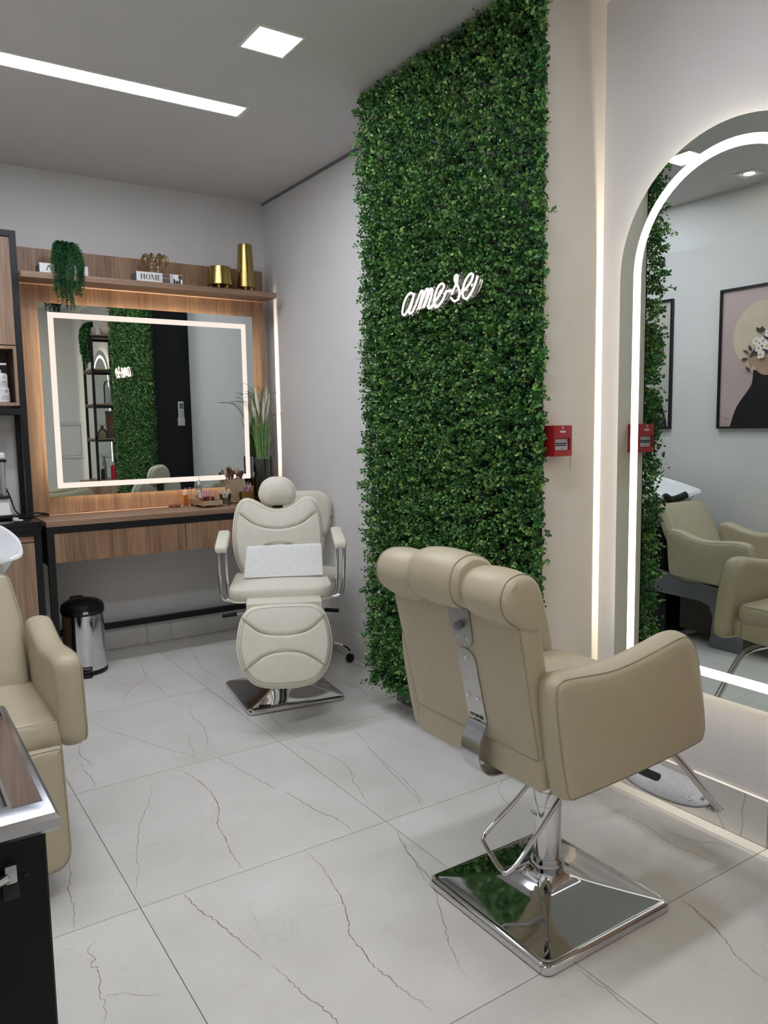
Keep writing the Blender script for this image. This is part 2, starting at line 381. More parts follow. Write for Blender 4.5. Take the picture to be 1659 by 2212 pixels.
VEINS=[([(0.718,2.265),(0.721,2.239),(0.732,2.147),(0.754,2.081),(0.77,1.986),(0.779,1.934),(0.794,1.842)],1.3),([(0.808,1.808),(0.82,1.735),(0.83,1.661),(0.845,1.588),(0.853,1.528),(0.86,1.457),(0.871,1.387)],1.2),([(1.147,2.273),(1.149,2.159),(1.13,2.034),(1.106,1.939),(1.071,1.846),(1.054,1.823),(1.041,1.772),(1.044,1.717),(1.034,1.65),(1.041,1.599),(1.045,1.535),(1.058,1.488),(1.064,1.432)],1.3),([(0.986,3.167),(1.016,3.11),(1.035,2.995),(1.041,2.869),(1.018,2.734),(0.968,2.607),(0.949,2.472),(0.932,2.376),(0.929,2.278)],1.3),([(0.866,3.074),(0.815,2.939),(0.729,2.776),(0.672,2.608),(0.64,2.481),(0.59,2.347)],0.8),([(1.184,3.175),(1.219,3.01),(1.252,2.827),(1.27,2.746)],1),([(1.288,2.715),(1.304,2.593),(1.318,2.486),(1.348,2.395),(1.354,2.28)],1.2),([(1.547,3.136),(1.576,2.993),(1.615,2.835),(1.597,2.71),(1.556,2.611),(1.52,2.477),(1.491,2.394)],0.9),([(1.857,3.177),(1.827,2.988),(1.776,2.8),(1.743,2.651),(1.715,2.498),(1.688,2.358),(1.654,2.213)],0.9),([(0.814,4.013),(0.87,3.79),(0.95,3.601),(1.015,3.43),(1.086,3.294),(1.114,3.178)],1),([(1.315,3.891),(1.264,3.708),(1.269,3.581),(1.233,3.416),(1.181,3.294)],1),([(1.175,3.495),(1.134,3.379),(1.13,3.313),(1.098,3.237)],0.7),([(1.677,4.934),(1.647,4.709),(1.598,4.486),(1.606,4.3),(1.597,4.083)],1),([(1.338,4.939),(1.293,4.65),(1.262,4.495),(1.15,4.357),(1.069,4.213),(1.02,4.082)],1),([(1.262,4.495),(1.269,4.324),(1.267,4.093),(1.306,3.921)],0.9),([(1.079,4.687),(1.104,4.499),(1.15,4.357)],0.8),([(0.744,3.749),(0.693,3.593),(0.702,3.488),(0.707,3.391)],1),([(0.67,3.463),(0.67,3.342),(0.677,3.308),(0.673,3.184)],1),([(0.463,2.678),(0.447,2.58),(0.426,2.494),(0.416,2.375),(0.396,2.281)],0.9),([(0.44,2.196),(0.409,2.159),(0.415,2.117),(0.399,2.092),(0.414,2.057),(0.393,1.959),(0.397,1.935),(0.38,1.855)],1),([(0.395,1.952),(0.439,1.938),(0.48,1.904),(0.529,1.87)],0.5),([(2.21,3.915),(2.155,3.622),(2.179,3.553),(2.097,3.323)],0.9),([(1.607,3.567),(1.578,3.358),(1.58,3.174)],0.9),([(1.485,2.199),(1.444,2.094),(1.411,1.975),(1.38,1.876)],0.9),([(2.399,4.086),(2.389,3.725)],0.8),([(2.257,1.926),(2.247,1.887),(2.236,1.824),(2.241,1.735),(2.233,1.67),(2.211,1.597),(2.211,1.532),(2.226,1.49),(2.219,1.455),(2.241,1.376)],0.8),([(2.261,1.656),(2.276,1.6),(2.295,1.537),(2.343,1.481),(2.361,1.427)],0.6),([(1.963,1.365),(1.958,1.323),(1.938,1.282),(1.923,1.237),(1.913,1.187)],0.7),([(1.961,1.358),(1.943,1.265),(1.901,1.177),(1.858,1.1),(1.846,1.019)],1),([(1.473,1.333),(1.476,1.223),(1.467,1.141)],0.9),([(1.49,2.2),(1.431,2.048),(1.398,1.883),(1.317,1.715),(1.254,1.602),(1.208,1.472)],0.9),([(1.788,2.832),(1.734,2.493),(1.678,2.285)],0.7),([(2.144,2.674),(2.063,2.367),(1.988,2.209),(1.916,2.049)],0.8)]
for k, (pts, w) in enumerate(VEINS):
    cx, cy = pts[len(pts) // 2]
    ii = max(i for i in range(len(xs) - 1) if xs[i] <= max(cx, XL)); jj = max(j for j in range(len(ys) - 1) if ys[j] <= cy)
    pts = [(max(xs[ii] + .003, min(xs[ii + 1] - .003, x)), max(ys[jj] + .003, min(ys[jj + 1] - .003, y))) for x, y in pts]
    pts = [p for q, p in enumerate(pts) if q == 0 or (Vector(p) - Vector(pts[q - 1])).length > .004]
    t = tiles[(ii, jj)]; L = fl.location + t.location
    mm = ribbon(pts, 0.0013 * w, k).xf(lambda x, y, z: (x - L.x, y - L.y, z))
    o = bpy.data.objects.new('vein', mesh('vein', mm)); COL.objects.link(o); o.parent = t
    o.data.materials.append(MATS['vein' if w > 1.1 else 'vein_dark'])

struct('wall_far', M().box(XL - .1, XR + .1, YF, YF + .1, 0, ZC), 'wall_paint')
struct('wall_right', M().box(XR, XR + .1, YB - .1, YF, 0, ZC), 'wall_paint')
struct('wall_left', M().box(XL - .1, XL, YB - .1, YF, 0, ZC), 'wall_paint')
struct('wall_back', M().box(XL, XR, YB - .1, YB, 0, ZC), 'wall_paint')
struct('ceiling', M().box(XL - .1, XR + .1, YB - .1, YF + .1, ZC, ZC + .1), 'ceiling_paint')
struct('trim_1', M().box(XR - .012, XR, 3.27, YF, ZC - .014, ZC), 'grey_plate')     # shadow gap under the ceiling
# column that carries the leaf wall: pale near side, black far side, set-back plinth
CX, CY0, CY1 = 2.135, 2.13, 3.25
co = struct('column', M().box(CX, XR, CY0, CY1, .13, ZC), 'column_paint')
part('plinth', M().box(2.24, XR, CY0 + .004, 3.3, 0, .13), 'grey_plate', co, w=True)
part('black_facing', M().box(CX - .001, XR - .001, CY1, CY1 + .006, .13, ZC - .001), 'black_paint', co, w=True)
def baseboard(name, segs, veins=()):
    """segs: (x0,x1,y0,y1) tile slabs"""
    bb = empty_at(name, (segs[0][0], segs[0][2], 0)); bb['kind'] = 'structure'
    for x0, x1, y0, y1 in segs: part('tile', M().rbox(x0, x1, y0, y1, 0.001, .166, .0015, 1), 'tile', bb, w=True)
    for pts, ma in veins: part('vein', M().tube(pts, 0.0011, 4), ma, bb, w=True)
    return bb
T = .012
baseboard('baseboard_right', [(XR - T, XR, a, b) for a, b in ((YB + .01, -.427), (-.4265, .473), (.4735, 1.372), (1.3745, CY0 - .001))],
          [([(XR - T, 1.47, .002), (XR - T, 1.462, .05), (XR - T, 1.468, .09), (XR - T, 1.455, .165)], 'vein'),
           ([(XR - T, 1.53, .002), (XR - T, 1.555, .04), (XR - T, 1.61, .1)], 'vein_dark'), ([(XR - T, 1.86, .1), (XR - T, 1.9, .16)], 'vein_dark')])
baseboard('baseboard_corner', [(XR - T, XR, a, b) for a, b in ((3.301, 4.072), (4.0745, YF - .013))])
baseboard('baseboard_far', [(a, b, YF - T, YF) for a, b in ((XL, .586), (.5885, 1.486), (1.4885, XR - .001))],
          [([(1.66, YF - T, .004), (1.655, YF - T, .06), (1.645, YF - T, .16)], 'vein_dark'), ([(1.42, YF - T, .005), (1.425, YF - T, .03)], 'vein_dark')])
baseboard('baseboard_left', [(XL, XL + T, a, b) for a, b in ((YB + .01, .47), (.473, 1.37), (1.373, 2.27), (2.273, 3.17), (3.173, 4.07), (4.073, 4.66))])

# ------------------------------------------------------------------ ceiling lamps
def linear_light(y, label, x0=.02, x1=1.68):
    t = thing('linear_ceiling_light', label, 'light', ((x0 + x1) / 2, y, ZC), 0, 'linear ceiling lights')
    part('diffuser', M().box(x0, x1, y - .06, y + .06, ZC - .004, ZC - .0035), 'strip_white', t, w=True)
    part('trim', M().box(x0 - .02, x1 + .02, y - .073, y - .06, ZC - .006, ZC).box(x0 - .02, x1 + .02, y + .06, y + .073, ZC - .006, ZC).box(x1, x1 + .02, y - .06, y + .06, ZC - .006, ZC).box(x0 - .02, x0, y - .06, y + .06, ZC - .006, ZC), 'white_matte', t, w=True)
linear_light(3.785, 'long bright linear light set flush in the ceiling before the vanity')
linear_light(1.4, 'added second linear ceiling light brightening the near end of the salon', -.1, 1.55)  # unseen lamp added to brighten the near floor and walls
def panel(cx, cy, label, s=.094, ma='lamp_white'):
    t = thing('square_ceiling_light', label, 'light', (cx, cy, ZC), 0, 'square ceiling lights')
    m = M()
    for a, b, c, d in ((-s - .012, s + .012, -s - .012, -s), (-s - .012, s + .012, s, s + .012), (-s - .012, -s, -s, s), (s, s + .012, -s, s)): m.box(a, b, c, d, -.007, 0)
    part('rim', m, 'white_matte', t); part('diffuser', M().box(-s, s, -s, s, -.006, -.005), ma, t)
panel(1.503, 3.06, 'square flush ceiling light beside the leafy green wall')
panel(.62, 3.05, 'square flush ceiling light seen at the edge of the arched mirror')

panel(1.1, -.42, 'added square ceiling light brightening the back wall of the salon', ma='added_lamp_warm')  # unseen warm lamp added to brighten the back wall in the vanity mirror
t = thing('ceiling_spotlight', 'small recessed spotlight in a square frame above the wall posters', 'light', (.0, 3.02, ZC))
m = M()
for a, b, c, d in ((-.07, .07, -.07, -.045), (-.07, .07, .045, .07), (-.07, -.045, -.045, .045), (.045, .07, -.045, .045)): m.box(a, b, c, d, -.006, 0)
part('frame', m, 'white_matte', t); part('bulb', M().lathe([(.0, -.004), (.035, -.004)], 20, cap=False), 'spot_light', t); part('ring', M().lathe([(.036, -.003), (.046, -.003)], 24, cap=False), 'chrome', t)

# ------------------------------------------------------------------ leafy green wall
PLX = CX - .012
t = thing('leaf_wall', 'tall panel of artificial boxwood leaves covering the column', 'leaf wall', (CX, 2.69, .14))
part('backing', M().box(PLX, CX, CY0 + .005, CY1 + .015, .15, ZC - .005), 'black_plastic', t, w=True)
def build_leaves(name, P, D, S, C, parent, matn='leaf', width=.42, roll=None):
    """P positions, D directions, S lengths, C colours: one folded round leaf each"""
    n = len(P); D = D / np.linalg.norm(D, axis=1, keepdims=True)
    a = rng.normal(size=(n, 3)); U = np.cross(D, a); U /= np.linalg.norm(U, axis=1, keepdims=True); N = np.cross(D, U)
    tpl = [(0, 0, 0), (.35, .8, .1), (.75, .85, .12), (1, 0, -.02), (.75, -.85, .12), (.35, -.8, .1), (.5, 0, -.04)]
    V = np.stack([P + S[:, None] * (D * l + U * (w * width) + N * h) for l, w, h in tpl], 1).reshape(-1, 3)
    base = np.arange(n)[:, None, None] * 7
    F = (base + np.array([(0, 1, 6), (1, 2, 6), (2, 3, 6), (3, 4, 6), (4, 5, 6), (5, 0, 6)])[None]).reshape(-1, 3)
    me = bpy.data.meshes.new(name); me.vertices.add(len(V)); me.vertices.foreach_set('co', V.astype(np.float32).ravel())
    me.loops.add(F.size); me.loops.foreach_set('vertex_index', F.astype(np.int32).ravel())
    me.polygons.add(len(F)); me.polygons.foreach_set('loop_start', np.arange(0, F.size, 3, dtype=np.int32)); me.polygons.foreach_set('loop_total', np.full(len(F), 3, dtype=np.int32))
    me.update(calc_edges=True); me.polygons.foreach_set('use_smooth', [True] * len(F))
    ca = me.color_attributes.new('leaf', 'FLOAT_COLOR', 'POINT')
    cc = np.ones((n, 7, 4), np.float32); cc[:, :, :3] = C[:, None, :]; ca.data.foreach_set('color', cc.ravel())
    o = bpy.data.objects.new(name, me); COL.objects.link(o); o.data.materials.append(MATS[matn]); o.parent = parent; o['kind'] = 'stuff'; return o
def leafwall():
    # sprigs: stems leaning out of the panel with leaves along them
    y0, y1, z0, z1 = CY0 - .01, CY1 + .04, .17, ZC - .03
    sp = .0212; P = []; D = []; S = []; C = []
    ny, nz = int((y1 - y0) / sp), int((z1 - z0) / sp)
    for i in range(ny + 1):
        for j in range(nz + 1):
            y = y0 + (y1 - y0) * i / ny + rng.normal() * .012; z = z0 + (z1 - z0) * j / nz + rng.normal() * .012
            ey = 0
            if y < y0 + .06: ey = -1.0 * (y0 + .06 - y) / .06
            if y > y1 - .06: ey = 1.0 * (y - y1 + .06) / .06
            d = np.array([-1.0, rng.normal() * .4 + ey * .6, rng.normal() * .38 + .12])
            if z < z0 + .05: d[2] -= .9
            d /= np.linalg.norm(d)
            lump = .5 + .5 * math.sin(y * 21 + 2.1 * math.sin(z * 9)) * math.sin(z * 17 + 1.7 * math.sin(y * 13))
            L = rng.uniform(.035, .06) + .022 * lump
            h = rng.random(); br = rng.uniform(.6, 1.2)
            c = np.array(lin('437539')[:3]) * (1 - h) + np.array(lin('6b994c')[:3]) * h
            if rng.random() < .12: c = np.array(lin('8fb562')[:3])
            if rng.random() < .25: c = np.array(lin('2a5b2f')[:3])
            o = np.array([PLX - .005, y, z]); nl = rng.integers(11, 14)
            for k in range(nl):
                q = .08 + .92 * k / (nl - 1); p = o + d * L * q + rng.normal(size=3) * .005
                ang = rng.uniform(0, 6.283); u = np.cross(d, [0, 0, 1.0]); u /= np.linalg.norm(u); v = np.cross(d, u)
                side = u * math.cos(ang) + v * math.sin(ang)
                P.append(p); D.append(side * .8 + d * rng.uniform(.2, 1.0)); S.append(rng.uniform(.0105, .0175)); C.append(c * br * rng.uniform(.85, 1.15))
    ed = [(y0 + rng.uniform(-.01, .03), rng.uniform(z0, z1), -1) for _ in range(420)] + [(y1 + rng.uniform(-.035, .008), rng.uniform(z0, z1), 1) for _ in range(420)]
    for y, z, sg in ed:
        d = np.array([-1.0, sg * rng.uniform(.1, .9), rng.normal() * .35]); d /= np.linalg.norm(d); L = rng.uniform(.02, .06)
        c = np.array(lin(random.choice(['437539', '6b994c', '2a5b2f', '4d8040']))[:3]) * rng.uniform(.7, 1.15)
        for q in np.linspace(0, 1, 11):
            P.append(np.array([PLX - .004, y, z]) + d * L * q + rng.normal(size=3) * .005); D.append(rng.normal(size=3) + d * .6); S.append(rng.uniform(.0105, .0165)); C.append(c * rng.uniform(.85, 1.15))
    # long stray sprigs at the two edges and the foot
    for k in range(60):
        side = rng.integers(0, 3)
        if side == 0: o = np.array([PLX - .02 - rng.random() * .04, y0, rng.uniform(.3, z1)]); d = np.array([-.25, -1, rng.normal() * .4])
        elif side == 1: o = np.array([PLX - .02 - rng.random() * .04, y1, rng.uniform(.3, z1)]); d = np.array([-.3, 1, rng.normal() * .4])
        else: o = np.array([PLX - .02 - rng.random() * .03, rng.uniform(y0 + .7, y1), z0 + .02]); d = np.array([-.2, rng.normal() * .3, -1])
        d /= np.linalg.norm(d); L = rng.uniform(.03, .065); c = np.array(lin(random.choice(['3a7a30', '52853a', '2b6129']))[:3])
        for q in np.linspace(.1, 1, 9):
            for sg in (-1, 1):
                u = np.cross(d, [1, 0, 0]); u /= np.linalg.norm(u)
                P.append(o + d * L * q); D.append(u * sg + d * .5 + rng.normal(size=3) * .2); S.append(rng.uniform(.011, .017)); C.append(c * rng.uniform(.85, 1.15))
    P = np.array(P); D = np.array(D); S = np.array(S); C = np.array(C)
    P[:, 2] = np.clip(P[:, 2], .11, ZC - .02)
    Lo = np.array(t.location); build_leaves('foliage', P - Lo, D, S, C, t)
leafwall()

# neon lettering on the leaves
LET = {'a': [(2.817, 2.019), (2.836, 2.029), (2.866, 2.015), (2.891, 1.983), (2.9, 1.95), (2.887, 1.94), (2.86, 1.954), (2.83, 1.986), (2.807, 2.022), (2.827, 1.982), (2.848, 1.952), (2.843, 1.94), (2.823, 1.945)],
 'm': [(2.823, 1.945), (2.799, 1.97), (2.772, 2.007), (2.755, 2.025), (2.744, 2.019), (2.756, 1.994), (2.78, 1.952), (2.756, 1.983), (2.732, 2.012), (2.716, 2.027), (2.706, 2.022), (2.717, 1.997), (2.738, 1.954), (2.714, 1.988), (2.696, 2.015), (2.684, 2.024), (2.677, 2.017), (2.687, 1.99), (2.706, 1.958), (2.703, 1.944), (2.685, 1.948)],
 'e': [(2.685, 1.948), (2.647, 1.976), (2.605, 2.009), (2.599, 2.026), (2.618, 2.033), (2.645, 2.015), (2.665, 1.976), (2.663, 1.948), (2.64, 1.945), (2.605, 1.968), (2.584, 1.996)],
 'hyphen': [(2.584, 1.997), (2.56, 1.996), (2.535, 1.994)],
 's': [(2.548, 1.98), (2.52, 2.016), (2.508, 2.045), (2.52, 2.051), (2.527, 2.035), (2.509, 2.007), (2.496, 1.977), (2.507, 1.955), (2.532, 1.951), (2.551, 1.966)],
 'last_e': [(2.501, 1.97), (2.47, 1.983), (2.43, 2.007), (2.413, 2.031), (2.428, 2.042), (2.458, 2.022), (2.475, 1.989), (2.474, 1.96), (2.452, 1.95), (2.421, 1.971), (2.397, 2.002), (2.385, 2.027)]}
NX = 2.03
t = thing('neon_sign', 'glowing white script neon sign reading ame-se on the leaf wall', 'neon sign', (NX, 2.64, 1.93))
for k, pts in LET.items():
    pp = spline(pts, 6, closed=False)
    part('letter' if k != 'hyphen' else 'hyphen', M().tube([(NX, y, z) for y, z in pp], .0044, 8), 'neon', t, w=True)
m = M()
for k, pts in LET.items():                                   # clear acrylic backing cut around the letters
    pp = spline(pts, 5, closed=False)
    m.tube([(NX + .022, y, z) for y, z in pp], .014, 6)
m.xf(lambda x, y, z: (NX + .022 + (x - NX - .022) * .18, y, z))
part('acrylic_backing', m, 'acrylic', t, w=True)
for y, z in ((2.86, 1.985), (2.64, 1.985), (2.44, 1.99)): part('standoff', M().tube([(NX + .02, y, z), (PLX + .002, y, z)], .003, 8), 'chrome', t, w=True)

# fire call point on the near side of the column
FX0, FX1, FZ0, FZ1, FY = 2.137, 2.231, 1.325, 1.441, 2.13
t = thing('fire_call_point', 'red fire alarm call point with a chain marked FOGO', 'alarm box', ((FX0 + FX1) / 2, FY, FZ0))
D = .056; fy = FY - D
m = M().box(FX0, FX1, fy + .012, FY, FZ0, FZ1)
m.box(FX0, FX0 + .006, fy, fy + .012, FZ0, FZ1).box(FX1 - .009, FX1, fy, fy + .012, FZ0, FZ1)
m.box(FX0 + .006, FX1 - .009, fy, fy + .012, FZ0, FZ0 + .022).box(FX0 + .006, FX1 - .009, fy, fy + .012, FZ1 - .048, FZ1)
part('housing', m, 'red_plastic', t, w=True)
part('label_plate', M().box(FX0 + .007, FX1 - .012, fy + .010, fy + .0115, FZ0 + .023, FZ1 - .051), 'label_grey', t, w=True)
part('lettering', text('FOGO', .0105, lambda u, v, w: ((FX0 + FX1) / 2 - .0015 + u, fy - w, FZ1 - .024 + v), bold=.0004), 'white_plastic', t, w=True)
m = M()
for z, a, b in ((.048, -.035, .028), (.041, -.03, .022)):
    x = FX0 + .045 + a
    while x < FX0 + .045 + b:
        w = random.uniform(.003, .007); m.box(x, x + w, fy + .0092, fy + .0101, FZ0 + z - .0022, FZ0 + z + .0022); x += w + .0012
part('instruction_print', m, 'ink', t, w=True)
part('ring_mark', M().tube([(FX0 + .047 + .0045 * math.cos(a), fy + .0092, FZ0 + .0305 + .0045 * math.sin(a)) for a in np.linspace(0, 6.28, 17)[:-1]], .0012, 5, closed=True), 'white_plastic', t, w=True)
part('button', M().lathe([(0, 0), (.0035, 0), (.0035, .003), (0, .003)], 14).xf(lambda x, y, z: (FX0 + .047 + x, fy + .0095 - z, FZ0 + .0305 + y)), 'red_bottle', t, w=True)
part('screw', M().tube([(FX0 + .044 + .0035 * math.cos(a), fy - .0005, FZ1 - .008 + .0035 * math.sin(a)) for a in np.linspace(0, 6.28, 15)[:-1]], .001, 5, closed=True), 'white_plastic', t, w=True)
m = M()
for k in range(15):
    z = FZ1 - .028 - k * .0095; x = FX1 + .002; yy = fy + .010
    rot = (k % 2) * math.pi / 2
    m.tube([(x + .0028 * math.cos(a) * math.cos(rot), yy + .0028 * math.cos(a) * math.sin(rot), z + .0055 * math.sin(a)) for a in np.linspace(0, 6.28, 11)[:-1]], .0007, 5, closed=True)
part('chain', m, 'brushed_steel', t, w=True)

# wall socket low on the right wall
t = thing('wall_socket', 'white double power socket low on the wall beside the leaf wall', 'socket', (XR, 3.93, .19))
part('plate', M().rbox(XR - .008, XR, 3.868, 3.998, .2, .31, .003, 2), 'white_plastic', t, w=True)
for dy in (-.022, .018):
    part('outlet', M().lathe([(0, 0), (.014, 0), (.014, .002), (.011, .002), (.011, .0005), (0, .0005)], 20).xf(lambda x, y, z: (XR - .008 - z, 3.933 + dy + x * .8, .255 + y)), 'label_grey', t, w=True)

# remote control on the black side of the column
t = thing('air_conditioner_remote', 'white remote control in its holder on the black side of the column', 'remote', (2.356, CY1 + .006, 1.49))
part('holder', M().rbox(2.325, 2.387, CY1 + .006, CY1 + .03, 1.485, 1.555, .004, 2), 'white_plastic', t, w=True)
part('body', M().rbox(2.331, 2.381, CY1 + .01, CY1 + .034, 1.50, 1.70, .006, 2), 'white_plastic', t, w=True)
part('screen', M().box(2.338, 2.374, CY1 + .034, CY1 + .0346, 1.635, 1.685), 'grey_plate', t, w=True)
for j in range(4):
    for i in range(3): part('button', M().rbox(2.337 + i * .0135, 2.348 + i * .0135, CY1 + .034, CY1 + .0355, 1.565 + j * .016, 1.573 + j * .016, .0008, 1), 'label_grey', t, w=True)

# ------------------------------------------------------------------ arched mirrors with light behind them
def arch_mirror(cy, label):
    zb, zt, R0 = .482, 2.43, .445
    def outl(d, n=40):
        r = R0 - d; zc = zt - R0
        o = [(cy + r, zb + d)] + [(cy + r * math.cos(a), zc + r * math.sin(a)) for a in np.linspace(0, math.pi, n)] + [(cy - r, zb + d)]
        return o
    t = thing('arched_mirror', label, 'mirror', (XR, cy, zb), 0, 'arched mirrors along the right wall')
    part('glass', M().prism(outl(0), lambda u, v, w: (w, u, v), XM, XM + .005), 'mirror_glass', t, w=True, angle=20)
    part('back_box', M().prism(outl(.105), lambda u, v, w: (w, u, v), XM + .006, XR - .0005), 'white_matte', t, w=True)
    o = outl(.1045); n = len(o); m = M()
    m.add([(XM + .012, y, z) for y, z in o] + [(XR - .010, y, z) for y, z in o], [(i, (i + 1) % n, n + (i + 1) % n, n + i) for i in range(n)])
    part('backlight_strip', m, 'backlight', t, w=True)
    a, b = outl(.062), outl(.095); m = M()
    m.add([(XM - .0008, y, z) for y, z in a] + [(XM - .0008, y, z) for y, z in b], [(i, (i + 1) % n, n + (i + 1) % n, n + i) for i in range(n)])
    part('light_band', m, 'band_white', t, w=True)
arch_mirror(1.575, 'tall arched mirror with a glowing border facing the styling chair')
arch_mirror(.18, 'second arched mirror beyond the open black shelf, seen in the vanity mirror')

# ------------------------------------------------------------------ vanity wall: panel, shelf, table, mirror
t = thing('wood_wall_panel', 'brown wood-grain panel behind the vanity mirror', 'wall panel', (1.58, YF, .945))
W = [.80, 1.19, 1.585, 1.98, 2.372]
for a, b in zip(W[:-1], W[1:]): part('board', M().box(a + (.0003 if a > .81 else 0), b - (.0003 if b < 2.37 else 0), YP, YF - .0005, .945, 2.533), 'wood', t, w=True)
t = thing('wall_shelf', 'long wooden shelf with ornaments above the vanity mirror', 'shelf', (1.57, YP, 2.322))
part('board', M().rbox(.782, 2.37, 4.862, YP - .0005, 2.322, 2.357, .0015, 1), 'wood_x', t, w=True)
t = thing('vanity_mirror', 'wide rectangular mirror with a glowing inset border above the vanity table', 'mirror', (1.585, YP, 1.05))
MX0, MX1, MZ0, MZ1 = .895, 2.272, 1.05, 2.214
part('glass', M().box(MX0, MX1, YM, YM + .005, MZ0, MZ1), 'mirror_glass', t, w=True)
part('back_box', M().box(MX0 + .1, MX1 - .1, YM + .006, YP - .0005, MZ0 + .1, MZ1 - .1), 'white_matte', t, w=True)
o = [(MX0 + .0995, MZ0 + .0995), (MX1 - .0995, MZ0 + .0995), (MX1 - .0995, MZ1 - .0995), (MX0 + .0995, MZ1 - .0995)]
part('backlight_strip', M().add([(x, YM + .011, z) for x, z in o] + [(x, YP - .008, z) for x, z in o], [(i, (i + 1) % 4, 4 + (i + 1) % 4, 4 + i) for i in range(4)]), 'backlight', t, w=True)
def rect(d): return [(MX0 + d, MZ0 + d), (MX1 - d, MZ0 + d), (MX1 - d, MZ1 - d), (MX0 + d, MZ1 - d)]
part('light_band', M().add([(x, YM - .0008, z) for x, z in rect(.052)] + [(x, YM - .0008, z) for x, z in rect(.085)], [(i, (i + 1) % 4, 4 + (i + 1) % 4, 4 + i) for i in range(4)]), 'band_warm', t, w=True)

TX0, TX1, TY0, TZ = .80, 2.452, 4.665, .942
t = thing('vanity_table', 'wooden vanity table on a black metal frame with two drawers', 'table', (1.62, 4.94, 0))
part('tabletop', M().rbox(TX0, TX1, TY0, YP - .001, TZ - .03, TZ, .0015, 1).box(TX0, TX1, YP - .001, YF - .001, TZ - .03, TZ), 'wood_x', t, w=True)
f = .038; zt = TZ - .031
part('front_rail', M().box(TX0 + f, TX1 - f, TY0 + .003, TY0 + f, zt - f, zt), 'black_metal', t, w=True)
part('back_rail', M().box(TX0 + f, TX1 - f, YF - f - .016, YF - .016, zt - f, zt), 'black_metal', t, w=True)
for x in (TX0, TX1 - f):
    for y in (TY0 + .003, YF - f - .016): part('leg', M().box(x, x + f, y, y + f - .003, 0, zt), 'black_metal', t, w=True)
part('side_panel', M().box(TX0 + .008, TX0 + .02, TY0 + f, YF - f - .016, .68, zt), 'black_metal', t, w=True)
part('foot_rail', M().box(TX0 + f, TX1 - f, YF - f - .016, YF - .018, .15, .187), 'black_metal', t, w=True)
for a, b in ((TX0 + f + .001, 1.602), (1.607, TX1 - f - .001)): part('drawer', M().box(a, b, TY0 + .006, 5.12, .703, zt - f - .002), 'wood', t, w=True)

# ------------------------------------------------------------------ tall cabinet in the far left corner
t = thing('storage_cabinet', 'tall cabinet with black frame, wooden doors and open niche in the corner', 'cabinet', (.27, 4.95, 0))
X0, X1 = XL + .014, .772; LY = 4.675
part('worktop', M().rbox(X0, X1 + .006, 4.66, YF - .001, .905, .95, .003, 2), 'black_stone', t, w=True)
s = .034
for x in (X0, X1 - s):
    for y in (LY, YF - s - .014): part('lower_post', M().box(x, x + s, y, y + s, 0, .904), 'black_metal', t, w=True)
part('lower_rail', M().box(X0 + s, X1 - s, LY, LY + s, .87, .904), 'black_metal', t, w=True)
part('lower_rail', M().box(X0 + s, X1 - s, LY, LY + s, .03, .064), 'black_metal', t, w=True)
part('carcass', M().box(X0 + s, X1 - s - .001, LY + s, YF - .016, .064, .869), 'wood', t, w=True)
part('drawer', M().box(X0 + s + .003, X1 - s - .003, LY + .008, LY + s - .001, .835, .868), 'wood_x', t, w=True)
for a, b in ((X0 + s + .003, .255), (.259, X1 - s - .003)): part('door', M().box(a, b, LY + .004, LY + s - .001, .068, .83), 'wood_pale', t, w=True)
UY = 4.955; UX1 = .785
for x in (X0, UX1 - s):
    for y in (UY, YF - s - .002): part('upper_post', M().box(x, x + s, y, y + s, .9505, 2.59), 'black_metal', t, w=True)
for z in (2.556, 1.552):
    part('upper_rail', M().box(X0 + s, UX1 - s, UY, UY + s, z, z + s), 'black_metal', t, w=True)
    part('side_rail', M().box(UX1 - s, UX1, UY + s, YF - s - .002, z, z + s), 'black_metal', t, w=True)
part('back_rail', M().box(X0 + s, UX1 - s, YF - s - .002, YF - .002, 1.552, 1.552 + s), 'black_metal', t, w=True)
bx0, bx1 = X0 + s, UX1 - s - .001; th = .018
m = M().box(bx0, bx1, UY + .012, YF - .003, 1.602, 1.602 + th).box(bx0, bx1, UY + .012, YF - .003, 1.926, 1.926 + th)
m.box(bx1 - th, bx1, UY + .012, YF - .003, 1.62, 1.926).box(bx0, bx0 + th, UY + .012, YF - .003, 1.62, 1.926).box(bx0, bx1, YF - .012, YF - .003, 1.602, 1.944)
part('niche', m, 'wood_dark', t, w=True)
m = M().box(bx1 - th, bx1, UY + .006, UY + .0118, 1.602, 1.944).box(bx0, bx1 - th, UY + .006, UY + .0118, 1.602, 1.62).box(bx0, bx1 - th, UY + .006, UY + .0118, 1.926, 1.944)
part('niche_edging', m, 'wood_pale', t, w=True)
part('upper_box', M().box(bx0, bx1, UY + .03, YF - .003, 1.946, 2.555), 'wood', t, w=True)
for a, b in ((bx0, .26), (.263, bx1)): part('upper_door', M().box(a, b, UY + .008, UY + .028, 1.95, 2.552), 'wood_pale', t, w=True)

